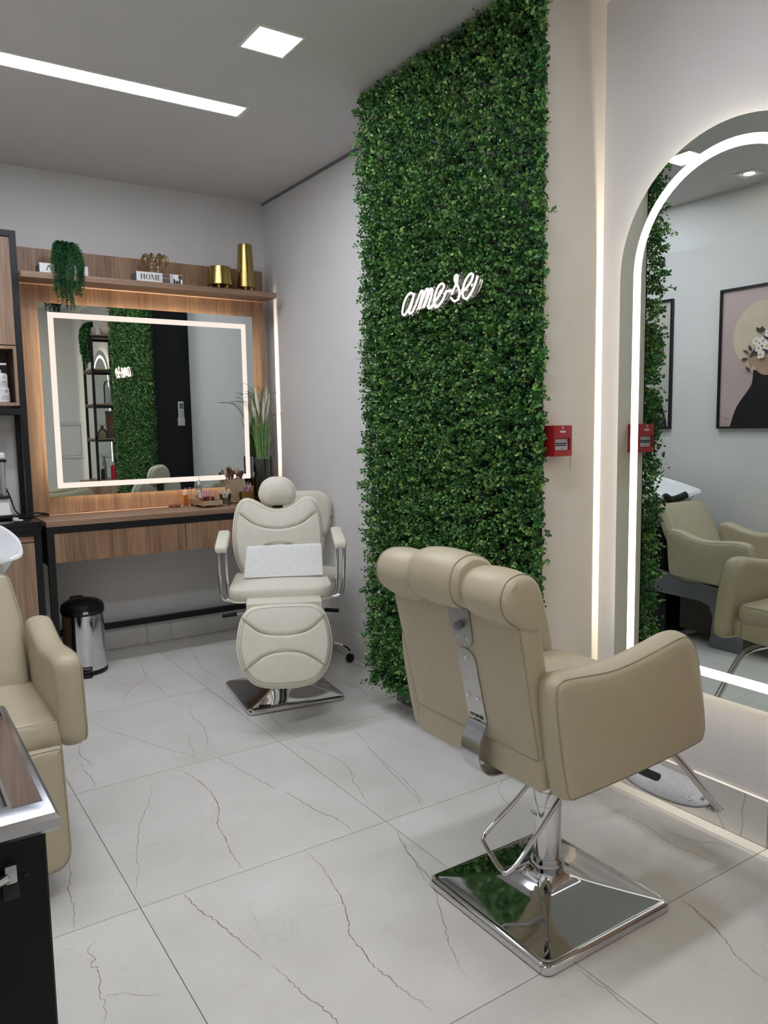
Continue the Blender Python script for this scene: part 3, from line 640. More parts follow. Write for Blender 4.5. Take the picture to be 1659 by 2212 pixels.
# products in the niche
def lathe_at(prof, x, y, z, n=28): return M().lathe([(r, z + h) for r, h in prof], n, (x, y))
def niche_print(o, x, y, z, r, rows, lead):
    m = M()
    for k, (dz, a0, a1, h) in enumerate(rows):
        a = a0
        while a < a1:
            st = random.uniform(.05, .14)
            p = [(x + (r + .0004) * math.sin(q), y - (r + .0004) * math.cos(q)) for q in (a, min(a + st, a1))]
            m.add([(p[0][0], p[0][1], z + dz), (p[1][0], p[1][1], z + dz), (p[1][0], p[1][1], z + dz + h), (p[0][0], p[0][1], z + dz + h)], [(0, 1, 2, 3)]); a += st + .03
    part('print', m, 'ink', o, w=True, kind='stuff')
    # script initial
    pts = [(-.3, .0), (-.1, .008), (.05, .014), (-.02, .017), (-.12, .008), (-.02, .0), (.18, .006)]
    part('script_mark', M().tube([(x + (r + .0006) * math.sin(lead + a), y - (r + .0006) * math.cos(lead + a), z + rows[0][0] + .022 + h) for a, h in spline(pts, 5, False)], .0007, 4), 'ink', o, w=True)
JX, JY = .652, 5.03
t = thing('hair_mask_jar', 'white screw-top jar of hair product under the pump bottle in the niche', 'jar', (JX, JY, 1.6205))
part('body', lathe_at([(.0, 0), (.055, 0), (.058, .004), (.058, .062), (.054, .066), (0, .066)], JX, JY, 1.6205), 'white_plastic', t, w=True)
part('lid', lathe_at([(.0, .066), (.056, .066), (.057, .070), (.057, .082), (.054, .086), (0, .086)], JX, JY, 1.6205), 'white_plastic', t, w=True)
niche_print(t, JX, JY, 1.6205, .058, [(.034, .25, .75, .004), (.026, .1, .95, .0015), (.021, .1, .95, .0015), (.016, .1, .8, .0015), (.010, .9, 1.3, .0012)], .65)
t = thing('pump_bottle', 'white pump bottle standing on the jar in the niche', 'bottle', (JX, JY, 1.7068))
part('body', lathe_at([(0, 0), (.048, 0), (.051, .005), (.051, .072), (.045, .082), (.02, .086), (0, .086)], JX, JY, 1.7068), 'white_plastic', t, w=True)
part('collar', lathe_at([(0, .086), (.02, .086), (.02, .102), (.012, .106), (.006, .108), (.006, .13), (0, .13)], JX, JY, 1.7068), 'white_plastic', t, w=True)
part('pump_head', M().rbox(JX - .011, JX + .05, JY - .011, JY + .011, 1.7068 + .13, 1.7068 + .142, .004, 2), 'white_plastic', t, w=True)
niche_print(t, JX, JY, 1.7068, .051, [(.030, .3, .8, .005), (.022, .15, .9, .0015), (.016, .15, .9, .0015)], .6)

# appliance on the black worktop
AX, AY, AZ = .592, 4.93, .9505
t = thing('cup_sealing_machine', 'white countertop beverage appliance with chrome columns beside the cabinet post', 'appliance', (AX, AY, AZ))
part('foot', M().rbox(AX - .09, AX + .065, AY - .09, AY + .09, AZ, AZ + .03, .008, 2), 'black_plastic', t, w=True)
part('base', M().rings([[(AX - .01 + (q[0] * k), AY + q[1] * k, AZ + z) for q in rpoly([(-.075, -.08), (.075, -.08), (.075, .08), (-.075, .08)], .02, 4)] for k, z in ((1, .03), (1.0, .036), (.93, .045), (.86, .12), (.84, .124))]), 'white_plastic', t, w=True)
part('drip_tray', M().rbox(AX - .085, AX + .06, AY - .085, AY + .08, AZ + .125, AZ + .138, .004, 2), 'black_plastic', t, w=True)
for dy in (-.05, .05): part('column', M().tube([(AX + .035, AY + dy, AZ + .138), (AX + .035, AY + dy, AZ + .33)], .011, 16), 'chrome', t, w=True)
part('cross_bar', M().rbox(AX - .06, AX + .055, AY - .065, AY + .065, AZ + .33, AZ + .345, .004, 2), 'black_plastic', t, w=True)
part('top_cover', M().rbox(AX - .07, AX + .05, AY - .06, AY + .06, AZ + .345, AZ + .385, .012, 3), 'white_plastic', t, w=True)
part('tank', M().rbox(AX - .055, AX + .015, AY + .01, AY + .055, AZ + .138, AZ + .329, .006, 2), 'clear_glass', t, w=True)
single('coiled_cable', M().tube(spline([(AX + .06, AY + .1, 1.13), (.68, 5.06, 1.06), (.70, 5.05, .985), (.72, 4.985, .962), (.735, 4.93, .958), (.80, 4.915, .957), (.842, 4.93, .956), (.862, 4.955, .951), (.85, 4.975, .955), (.81, 4.95, .97), (.79, 4.925, .975)], 8, False), .0045, 8).tube(spline([(.71, 5.0, .96), (.73, 4.94, .968), (.79, 4.93, .972), (.845, 4.955, .966), (.87, 4.968, .952), (.84, 4.985, .952)], 8, False), .004, 8).tube(spline([(.67, 5.02, .956), (.72, 4.955, .957), (.69, 4.93, .956), (.74, 4.905, .957)], 8, False), .004, 8), 'cable', 'black power cable trailing over the worktop edge onto the vanity table', 'cable')
t = thing('charger_plug', 'small white plastic clip on the black worktop', 'clip', (.665, 4.79, .9505))
part('body', M().rbox(.655, .69, 4.775, 4.80, .9505, .957, .002, 2), 'white_plastic', t, w=True)
part('loop', M().tube([(.684 + .013 * math.cos(a), 4.77 + .016 * math.sin(a), .9535) for a in np.linspace(0, 6.28, 13)[:-1]], .003, 6, closed=True), 'white_plastic', t, w=True)
part('bar', M().rbox(.645, .685, 4.845, 4.86, .9505, .962, .002, 2), 'white_plastic', t, w=True)

# ------------------------------------------------------------------ pedal bin
BX, BY = 1.0, 4.83
t = thing('pedal_bin', 'shiny steel pedal bin with a black lid under the vanity table', 'bin', (BX, BY, 0))
part('body', M().lathe([(0, .02), (.122, .02), (.124, .028), (.118, .36), (.114, .362), (0, .362)], 48, (BX, BY)), 'chrome', t, w=True)
part('base_ring', M().lathe([(0, .001), (.124, .001), (.128, .008), (.128, .022), (.123, .03), (0, .03)], 48, (BX, BY)), 'black_plastic', t, w=True)
part('lid', M().lathe([(0, .363), (.119, .363), (.124, .37), (.125, .395), (.118, .42), (.09, .44), (.04, .452), (0, .454)], 48, (BX, BY)), 'black_plastic', t, w=True)
part('hinge', M().rbox(BX - .05, BX + .03, BY + .07, BY + .115, .415, .45, .01, 2), 'black_plastic', t, w=True)
ca = math.atan2(-BY, -BX); px, py = math.cos(ca), math.sin(ca)
def binl(s, l, z): return (BX + px * s - py * l, BY + py * s + px * l, z)
m = M().rbox(.118, .168, -.036, .036, .006, .016, .004, 2).xf(binl); part('pedal', m, 'black_plastic', t, w=True)
part('pedal_slot', M().rbox(.1, .128, -.038, .038, .03, .058, .006, 2).xf(binl), 'black_plastic', t, w=True)
part('pedal_bar', M().tube([binl(.13, l, .046) for l in (-.034, 0, .034)], .005, 8), 'chrome', t, w=True)
part('badge', M().box(.1245, .1265, .002, .03, .375, .39).xf(lambda s, l, z: binl(s - .001, l, z)), 'label_grey', t, w=True)

# ------------------------------------------------------------------ tall open shelf and wooden base beyond the first arched mirror
SX0, SX1, SY0, SY1 = 2.12, 2.44, .665, 1.075
t = thing('base_cabinet', 'wooden base cabinet under the open black shelf, seen in the vanity mirror', 'cabinet', (2.23, .87, 0))
part('body', M().box(2.03, XR - .014, SY0 - .02, SY1 + .02, .06, .86), 'wood_pale', t, w=True)
part('plinth', M().box(2.06, XR - .014, SY0, SY1, 0, .06), 'black_plastic', t, w=True)
part('top', M().box(2.02, XR - .014, SY0 - .025, SY1 + .025, .861, .885), 'wood_x', t, w=True)
part('door', M().box(2.012, 2.0295, SY0 - .015, SY1 + .015, .07, .85), 'wood_pale', t, w=True)
t = thing('open_shelf', 'tall open shelf of black metal posts and wooden boards, seen in the vanity mirror', 'shelf', (2.28, .87, .886))
p_ = .026
for x in (SX0, SX1 - p_):
    for y in (SY0, SY1 - p_): part('post', M().box(x, x + p_, y, y + p_, .886, 2.5), 'black_metal', t, w=True)
SZ = (.8865, 1.355, 1.74, 2.125, 2.502)
for z in SZ:
    part('board', M().box(SX0, SX1, SY0, SY1, z, z + .014), 'wood_x', t, w=True)
    if z > 1:
        for y in (SY0, SY1 - p_): part('cross_rail', M().box(SX0 + p_, SX1 - p_, y, y + p_, z - .026, z - .0005), 'black_metal', t, w=True)
        for x in (SX0, SX1 - p_): part('side_rail', M().box(x, x + p_, SY0 + p_, SY1 - p_, z - .026, z - .0005), 'black_metal', t, w=True)
def on(k): return SZ[k] + .0145
single('stoneware_vase', lathe_at([(0, 0), (.045, 0), (.07, .03), (.075, .07), (.055, .12), (.035, .145), (.04, .16), (.03, .158), (0, .15)], 2.325, .97, on(4)), 'cream_ceramic', 'cream stoneware vase on top of the open black shelf', 'vase')
# figure under a glass dome
t = thing('glass_dome', 'clear glass bell dome covering a slim white figurine on the open shelf', 'glass dome', (2.32, .95, on(2)))
part('dome', lathe_at([(.055, .012), (.055, .2), (.048, .235), (.03, .258), (.0, .265)], 2.32, .95, on(2)), 'clear_glass', t, w=True)
part('dish', lathe_at([(0, 0), (.062, 0), (.062, .011), (0, .011)], 2.32, .95, on(2)), 'wood_x', t, w=True)
part('figurine', lathe_at([(0, .0115), (.03, .0115), (.026, .05), (.016, .09), (.008, .115), (.012, .14), (.01, .16), (.005, .168), (.008, .18), (.007, .192), (0, .196)], 2.32, .95, on(2)), 'label_grey', t, w=True)
t = thing('reed_diffuser', 'squat clear glass bottle with a dark neck on the open shelf', 'bottle', (2.22, .98, on(1)))
part('body', lathe_at([(0, 0), (.05, 0), (.056, .02), (.05, .07), (.03, .1), (.015, .112), (0, .112)], 2.22, .98, on(1)), 'smoke_glass', t, w=True)
part('cap', lathe_at([(0, .113), (.018, .113), (.018, .135), (.02, .14), (0, .142)], 2.22, .98, on(1)), 'dark_brown', t, w=True)
t = thing('magazine', 'dark upright magazine with a red drawing on its cover on the open shelf', 'magazine', (2.36, .93, on(1)))
part('pages', M().box(2.28, 2.43, .905, .925, on(1), on(1) + .3), 'white_matte', t, w=True)
part('cover', M().box(2.278, 2.432, .925, .928, on(1), on(1) + .305).box(2.278, 2.432, .902, .905, on(1), on(1) + .305), 'wood_dark', t, w=True)
part('cover_print', M().tube([(2.355 + .03 * math.cos(a), .9285, on(1) + .19 + .055 * math.sin(a)) for a in np.linspace(0, 6.28, 25)[:-1]], .006, 6, closed=True), 'red_plastic', t, w=True)
part('cover_frame', M().tube([(2.33, .9292, on(1) + .12), (2.4, .9292, on(1) + .12), (2.4, .9292, on(1) + .2), (2.33, .9292, on(1) + .2)], .0012, 4, closed=True), 'label_grey', t, w=True)
for (x, y, h, r, ma, lab) in ((2.2, .99, .15, .022, 'black_plastic', 'short black bottle with a silver tip on the lowest shelf board'), (2.235, .93, .26, .024, 'grey_plate', 'tall grey spray bottle on the lowest shelf board'), (2.31, 1.0, .2, .024, 'red_bottle', 'bright red bottle on the lowest shelf board'), (2.37, .98, .17, .022, 'purple', 'short purple tube bottle on the lowest shelf board')):
    z = on(0)
    t = thing('product_bottle', lab, 'bottle', (x, y, z), 0, 'bottles on the open shelf')
    part('body', lathe_at([(0, 0), (r, 0), (r, h * .72), (r * .5, h * .8), (0, h * .8)], x, y, z), ma, t, w=True)
    part('cap', lathe_at([(0, h * .8), (r * .55, h * .8), (r * .5, h), (0, h)], x, y, z), 'label_grey' if ma != 'grey_plate' else 'grey_plate', t, w=True)

# flush service panel in the back wall
t = thing('electrical_panel', 'flush white service panel with a small latch on the back wall', 'panel', (2.22, YB, 1.1))
m = M()
for a, b, c, d in ((2.05, 2.395, 1.10, 1.125), (2.05, 2.395, 1.535, 1.56), (2.05, 2.075, 1.125, 1.535), (2.37, 2.395, 1.125, 1.535)): m.box(a, b, YB, YB + .02, c, d)
part('outer_gap', M().box(2.046, 2.399, YB, YB + .003, 1.096, 1.564), 'grout', t, w=True)  # dark sheet painted in as the shadow gap around the frame
part('frame', m, 'wall_paint', t, w=True)
part('door_gap', M().box(2.075, 2.37, YB, YB + .004, 1.125, 1.535), 'grout', t, w=True)  # same dark sheet for the shadow gap around the door
part('door', M().box(2.08, 2.365, YB, YB + .008, 1.13, 1.53), 'wall_paint', t, w=True)
part('latch', M().rbox(2.315, 2.35, YB + .008, YB + .014, 1.32, 1.345, .002, 1), 'white_plastic', t, w=True)

# ------------------------------------------------------------------ posters on the left wall
def poster(yc, label, kind):
    z0, z1, h = 1.395, 2.36, .333; x = XL
    t = thing('framed_poster', label, 'poster', (x, yc, z0), 0, 'framed posters on the left wall')
    m = M()
    for a, b, c, d in ((-h, h, 0, .014), (-h, h, z1 - z0 - .014, z1 - z0), (-h, -h + .014, .014, z1 - z0 - .014), (h - .014, h, .014, z1 - z0 - .014)): m.box(x, x + .028, yc + a, yc + b, z0 + c, z0 + d)
    part('frame', m, 'black_metal', t, w=True)
    k = [.012]
    def art(nm, out, ma):
        k[0] += .0003
        part(nm, M().prism([(yc + a, b) for a, b in out], lambda u, v, w: (w, u, v), x + .004, x + k[0]), ma, t, w=True)
    art('print', [(-h + .014, z0 + .014), (h - .014, z0 + .014), (h - .014, z1 - .014), (-h + .014, z1 - .014)], 'art_pink' if kind == 1 else 'art_grey')
    circ = lambda cy, cz, r, n=40, e=1: [(cy + r * math.cos(a), cz + r * e * math.sin(a)) for a in np.linspace(0, 2 * math.pi, n, endpoint=False)]
    if kind == 1:
        art('moon_disc', circ(0, 2.02, .234), 'art_cream')
        L = [(.237, 1.41), (.19, 1.545), (.10, 1.67), (.08, 1.72), (.077, 1.79)]
        art('garment', spline(L, 5, False) + [(-a, b) for a, b in spline(L, 5, False)][::-1], 'art_black')
        art('face', spline([(.085, 1.87), (.062, 1.80), (.0, 1.755), (-.07, 1.77), (-.1, 1.85), (-.09, 1.9), (.06, 1.885)], 6), 'art_skin')
        art('ear', spline([(.115, 1.875), (.11, 1.83), (.088, 1.805), (.075, 1.84), (.085, 1.89), (.10, 1.895)], 6), 'art_skin')
        art('foliage_print', spline([(.11, 1.88), (.06, 1.95), (.0, 2.02), (-.08, 2.0), (-.12, 1.93), (-.09, 1.9), (.04, 1.89)], 6), 'art_dark')
        r2 = random.Random(3)
        for fy, fz in ((.06, 1.985), (.01, 1.98), (.04, 1.935), (-.02, 1.945), (-.06, 1.975), (-.09, 1.94), (-.03, 2.03), (.02, 1.89)):
            for q in range(5):
                a = q * 1.2566 + r2.random(); art('petal', circ(fy + .016 * math.cos(a), fz + .016 * math.sin(a), .0135, 10), 'art_white')
            art('flower_centre', circ(fy, fz, .009, 10), 'orange_ink')
        for fy, fz, a in ((.13, 1.92, .5), (.14, 1.87, -.3), (.11, 1.8, .9), (.10, 1.94, 1.2), (-.05, 2.08, 1.4), (.015, 2.06, .3)):
            art('leaf_print', [(fy + .022 * math.cos(a) * u - .008 * math.sin(a) * v, fz + .022 * math.sin(a) * u + .008 * math.cos(a) * v) for u, v in ((-1, 0), (0, 1), (1, 0), (0, -1))], 'art_dark')
        for sg in (-1, 1): art('butterfly_wing', spline([(.035, 2.055), (.035 + sg * .02, 2.075), (.035 + sg * .017, 2.052), (.035 + sg * .008, 2.042)], 4), 'art_dark')
        m = M().tube([(x + .0165, yc + a, b) for a, b in spline([(.285, 1.475), (.275, 1.46), (.268, 1.478), (.26, 1.455), (.25, 1.47), (.24, 1.458)], 4, False)], .0007, 4)
        part('signature', m, 'ink', t, w=True)
    else:
        art('moon_disc', circ(-.06, 2.0, .2, 40, 1.05), 'art_brown')
        L = [(-.30, 1.41), (-.27, 1.53), (-.2, 1.66), (-.1, 1.73), (-.07, 1.8)]
        art('garment', spline(L, 5, False) + [(-a, b) for a, b in spline(L, 5, False)][::-1], 'art_black')
        art('face', spline([(.07, 1.9), (.05, 1.8), (.0, 1.76), (-.06, 1.8), (-.07, 1.9), (0, 1.97)], 6), 'art_skin')
poster(3.004, 'framed poster of a dark-clad figure with a flower crown before a pale disc', 1)
poster(4.06, 'framed grey poster with a brown disc and dark-clad figure, half hidden in the mirror', 2)

# ------------------------------------------------------------------ chairs (local axes: x = forward, y = sitter's left, z = up)
def seamed(name, mseam, ma, parent, r=.0013, w=False, both=False):
    m, seam = mseam
    o = part(name, m, ma, parent, w=w)
    part('seam', M().tube(seam, r, 5, closed=True), 'thread', o)
    return o
def strip(path, y0, y1, th):
    n = len(path); rs = []
    for i, (s, z) in enumerate(path):
        a = Vector(path[max(0, i - 1)]); c = Vector(path[min(n - 1, i + 1)]); t = (c - a).normalized(); nx, nz = -t.y * th / 2, t.x * th / 2
        rs.append([(s + nx, y0, z + nz), (s + nx, y1, z + nz), (s - nx, y1, z - nz), (s - nx, y0, z - nz)])
    return M().rings(rs)
def star_square(h, prof, cr0=.03, n=8, rot=0):
    rs = []
    for k, z, rr in prof:
        hh = h * k; q = rpoly([(-hh, -hh), (hh, -hh), (hh, hh), (-hh, hh)], max(.002, min(rr, hh * .98)), n)
        rs.append([(x, y, z) for x, y in q])
    return M().rings(rs)
BASEPROF = [(.985, .001, .03), (1.0, .006, .032), (1.0, .018, .032), (.99, .026, .03), (.965, .031, .026), (.94, .0325, .02), (.93, .0315, .018),
            (.91, .033, .016), (.7, .044, .016), (.45, .06, .018), (.32, .071, .022), (.25, .083, .03), (.2, .1, .04), (.185, .115, .045)]
def ring_bolts(m, pts, r=.006, h=.004):
    for p in pts: m.lathe([(0, 0), (r, 0), (r * .9, h), (0, h)], 10)

def styling_chair(loc, rz, label):
    t = thing('styling_chair', label, 'chair', loc, rz)
    ARM = [(-.307, .80), (-.296, .83), (-.259, .838), (-.122, .829), (-.031, .835), (.065, .85), (.166, .868), (.208, .862), (.242, .825), (.268, .745), (.295, .60), (.288, .556), (.255, .541), (.037, .525), (-.203, .518), (-.252, .522), (-.268, .56), (-.295, .70)]
    ARM = inset(spline(ARM, 5), -.006)
    for sg in (-1, 1):
        o = seamed('armrest', cushion(ARM, lambda u, v, w, sg=sg: (u, sg * (.288 + w), v), .042, .042, e=.026, puff=.008, n=120, nr=6), 'leather', t)
    seamed('seat_base', cushion(rpoly([(-.262, .525), (.275, .535), (.275, .635), (-.262, .665)], [.03, .03, .03, .03]), lambda u, v, w: (u, w, v), .262, .262, e=.02, n=80, nr=4), 'leather', t)
    seamed('seat_cushion', cushion(rpoly([(-.24, -.235), (.285, -.235), (.285, .235), (-.24, .235)], .045), lambda u, v, w: (u, v, .66 + w), .035, .05, e=.03, puff=.015, n=100), 'leather', t)
    # rear valance below the backrest
    part('rear_panel', M().rbox(-.292, -.24, -.262, .262, .522, .662, .02, 4), 'leather', t)
    # reclining backrest
    B0 = Vector((-.272, .605)); T0 = Vector((-.357, .995)); dr = (T0 - B0).normalized(); nr_ = Vector((-dr.y, dr.x)); Lb = (T0 - B0).length
    def bk(u, v, w): p = B0 + dr * v + nr_ * w; return (p.x, u, p.y)
    seamed('backrest', cushion(rpoly([(-.262, 0), (.262, 0), (.272, Lb), (-.272, Lb)], .02), bk, .022, .055, e=.018, puff=.002, pback=.01, n=110, nr=6), 'leather', t)
    roll = spline([(-.372, 1.103), (-.418, 1.085), (-.438, 1.04), (-.425, .995), (-.392, .966), (-.35, .945), (-.305, .945), (-.283, .99), (-.296, 1.05), (-.325, 1.09)], 6)
    for c in (-.193, .193):
        seamed('headroll', cushion(roll, lambda u, v, w, c=c: (u, c + w * (1 if c > 0 else -1), v), .088, .088, e=.02, puff=.004, n=72, nr=4), 'leather', t)
    hr = [(-.372 + .001 + (s + .365) * 1.12, 1.052 + (z - 1.035) * 1.16) for s, z in spline([(-.372, 1.1), (-.42, 1.08), (-.436, 1.035), (-.422, .99), (-.38, .968), (-.33, .975), (-.298, 1.0), (-.292, 1.045), (-.32, 1.085)], 6)]
    h = seamed('headrest', cushion(hr, lambda u, v, w: (u, -.004 - w, v), .108, .108, e=.018, puff=.006, n=72, nr=4), 'leather', t)
    # steel brackets
    yc = -.045
    tongue = [(yc - .044, Lb - .0), (yc + .044, Lb - .0)] + [(yc + .04 * math.cos(a) * 1.0, Lb - .085 + .04 * math.sin(a)) for a in np.linspace(0, -math.pi, 13)]
    p = part('headrest_plate', M().prism(tongue, bk, .0245, .0285), 'brushed_steel', t)
    def disc(u, v, r, h, w0=.0285): return M().lathe([(0, 0), (r, 0), (r, h * .7), (r * .8, h), (0, h)], 14).xf(lambda x, y, z: bk(u + x, v + y, w0 + z))
    part('knob', disc(yc, Lb - .062, .0115, .016), 'grey_plate', p)
    for du in (-.02, .02): part('screw', disc(yc + du, Lb - .098, .005, .003), 'chrome', p)
    low = [(yc - .036, .075)] + [(yc + .036 * math.cos(a), .235 + .036 * math.sin(a)) for a in np.linspace(math.pi, 0, 13)][::-1] + [(yc + .036, .075)]
    low = [(yc + .036, .06)] + [(yc + .036 * math.cos(a), .235 + .036 * math.sin(a)) for a in np.linspace(0, math.pi, 13)] + [(yc - .036, .06)]
    p = part('recline_bracket', M().prism(low, bk, .0245, .0285), 'brushed_steel', t)
    for du, v in ((0, .243), (-.02, .13), (.02, .13)): part('screw', disc(yc + du, v, .0065, .005), 'chrome', p)
    a0 = bk(0, .056, .0265); J = spline([(a0[0], a0[2]), (bk(0, .05, .03)[0], bk(0, .05, .03)[2]), (-.322, .63), (-.336, .6), (-.338, .565), (-.325, .53), (-.295, .508), (-.24, .503), (-.16, .505)], 6, False)
    part('spring_strap', strip(J, yc - .036, yc + .036, .0045), 'satin_steel', t)
    def onJ(u, v, w): return bk(yc - u, .073 + v, .0287 + w)
    part('maker_name', text('cromit', .021, onJ, depth=.0006, bold=.0003), 'ink', t)
    part('maker_tagline', text('desde 1992', .006, lambda u, v, w: onJ(u, v - .0135, w), depth=.0006), 'ink', t)
    # mechanism, column, base
    part('mount_plate', M().box(-.12, .12, -.09, .09, .50, .515).rbox(-.1, .1, -.055, .055, .44, .5, .008, 2), 'black_metal', t)
    part('side_bracket', M().rbox(-.07, -.06, .03, .075, .40, .51, .002, 1), 'brushed_steel', t)
    part('bracket_bolt', M().lathe([(0, 0), (.011, 0), (.011, .02), (0, .02)], 6).xf(lambda x, y, z: (-.07 - z, .052 + x, .425 + y)), 'chrome', t)
    part('column', M().lathe([(0, .13), (.041, .13), (.0415, .315), (.043, .317), (.043, .36), (.0415, .362), (.041, .45), (0, .45)], 40), 'chrome', t)
    part('column_collar', M().lathe([(0, .085), (.041, .085), (.043, .09), (.043, .118), (.051, .124), (.051, .137), (.043, .15), (0, .15)], 40), 'dark_chrome', t)
    part('column_print', text('cromit', .02, lambda u, v, w: (-(.0424 + w) * math.cos((u / .042) - .0), (.0424 + w) * math.sin(-u / .042 + .35), .285 + v), depth=.0003).xf(lambda x, y, z: (x, y, z)), 'ink', t)
    part('base', star_square(.262, BASEPROF).xf(lambda x, y, z: (x + .008, y + .012, z)), 'chrome', t)
    lev = spline([(.055, -.056, .395), (-.02, -.07, .36), (-.16, -.074, .245), (-.215, -.07, .203), (-.225, -.045, .196), (-.185, .075, .205), (-.17, .095, .215), (-.15, .097, .23), (-.06, .08, .30), (.0, .065, .36)], 7, False)
    part('pump_lever', M().tube(lev, .0068, 12), 'chrome', t)
    part('lever_pivot', M().tube([(.04, -.095, .395), (.055, .08, .395)], .009, 12), 'dark_chrome', t)
    part('lever_tab', M().rbox(.03, .045, -.09, -.07, .36, .45, .002, 1), 'brushed_steel', t)
    # footrest
    ft = spline([(.12, -.185, .50), (.24, -.19, .50), (.32, -.195, .46), (.54, -.2, .235), (.57, -.198, .208), (.568, -.18, .2), (.56, -.12, .205), (.56, .12, .205), (.568, .18, .2), (.57, .198, .208), (.54, .2, .235), (.32, .195, .46), (.24, .19, .50), (.12, .185, .50)], 7, False)
    part('footrest_tube', M().tube(ft, .0125, 14), 'chrome', t)
    def fp(u, v, w): c = math.cos(R(40)); s = math.sin(R(40)); return (.548 + v * c - w * s, u, .226 + v * s + w * c)
    el = [(.185 * math.copysign(abs(math.cos(a)) ** .9, math.cos(a)), .0 + .058 * math.sin(a)) for a in np.linspace(0, 2 * math.pi, 48, endpoint=False)]
    mm, seam = cushion(el, lambda u, v, w: fp(u, v, w), .004, .002, e=.006, puff=.003, n=64, nr=5)
    p = part('footplate', mm, 'plate_steel', t)
    part('grip_slot', M().prism(rpoly([(.01, -.01), (.10, -.01), (.10, .02), (.01, .02)], .014, 5), fp, .0045, .0085), 'black_rubber', p)
    part('embossed_name', text('cromit', .062, lambda u, v, w: fp(-.02 - u * 1.25, v - .006, w + .0055), depth=.0014), 'plate_steel', p)
    for u in (-.155, .155): part('screw', M().lathe([(0, 0), (.007, 0), (.006, .003), (0, .003)], 12).xf(lambda x, y, z, u=u: fp(u + x, y, .0045 + z)), 'chrome', p)
    return t
styling_chair((1.628, 1.595, 0), 0, 'beige styling chair seen from behind on a square chrome base')

def groove_of(curves, d=.007, wid=.007):
    C = [np.array(c) for c in curves]
    def g(u, v):
        best = 9
        for c in C:
            i = np.hypot(c[:, 0] - u, c[:, 1] - v).min()
            if i < best: best = i
        return d * math.exp(-(best / wid) ** 2)
    return g
def padded(name, out, fn, tf, tb, curves, parent, edge=True, ma='leather_light', e=.025, puff=.01, n=180, nr=26):
    """cushion with stitched grooves and a piped edge"""
    cs = [[(p[0], p[1]) for p in spline(c, 12, False)] for c in curves]
    g = groove_of(cs) if cs else None
    m, seam = cushion(out, fn, tf, tb, e=e, puff=puff, n=n, nr=nr, groove=g, ne=6)
    o = part(name, m, ma, parent, angle=60)
    part('piping', M().tube([fn(u, v, 0) for u, v in resample(out, 110)], .0058, 6, closed=True), 'piping', o)
    if curves: part('edge_seam', M().tube([fn(u, v, tf * .97) for u, v in resample(inset(resample(out, 180), e * .72), 120)], .0011, 5, closed=True), 'thread', o)
    for c in cs: part('stitching', M().tube([fn(u, v, tf + puff * .85 - .0055) for u, v in c], .0024, 6), 'thread', o)
    return o
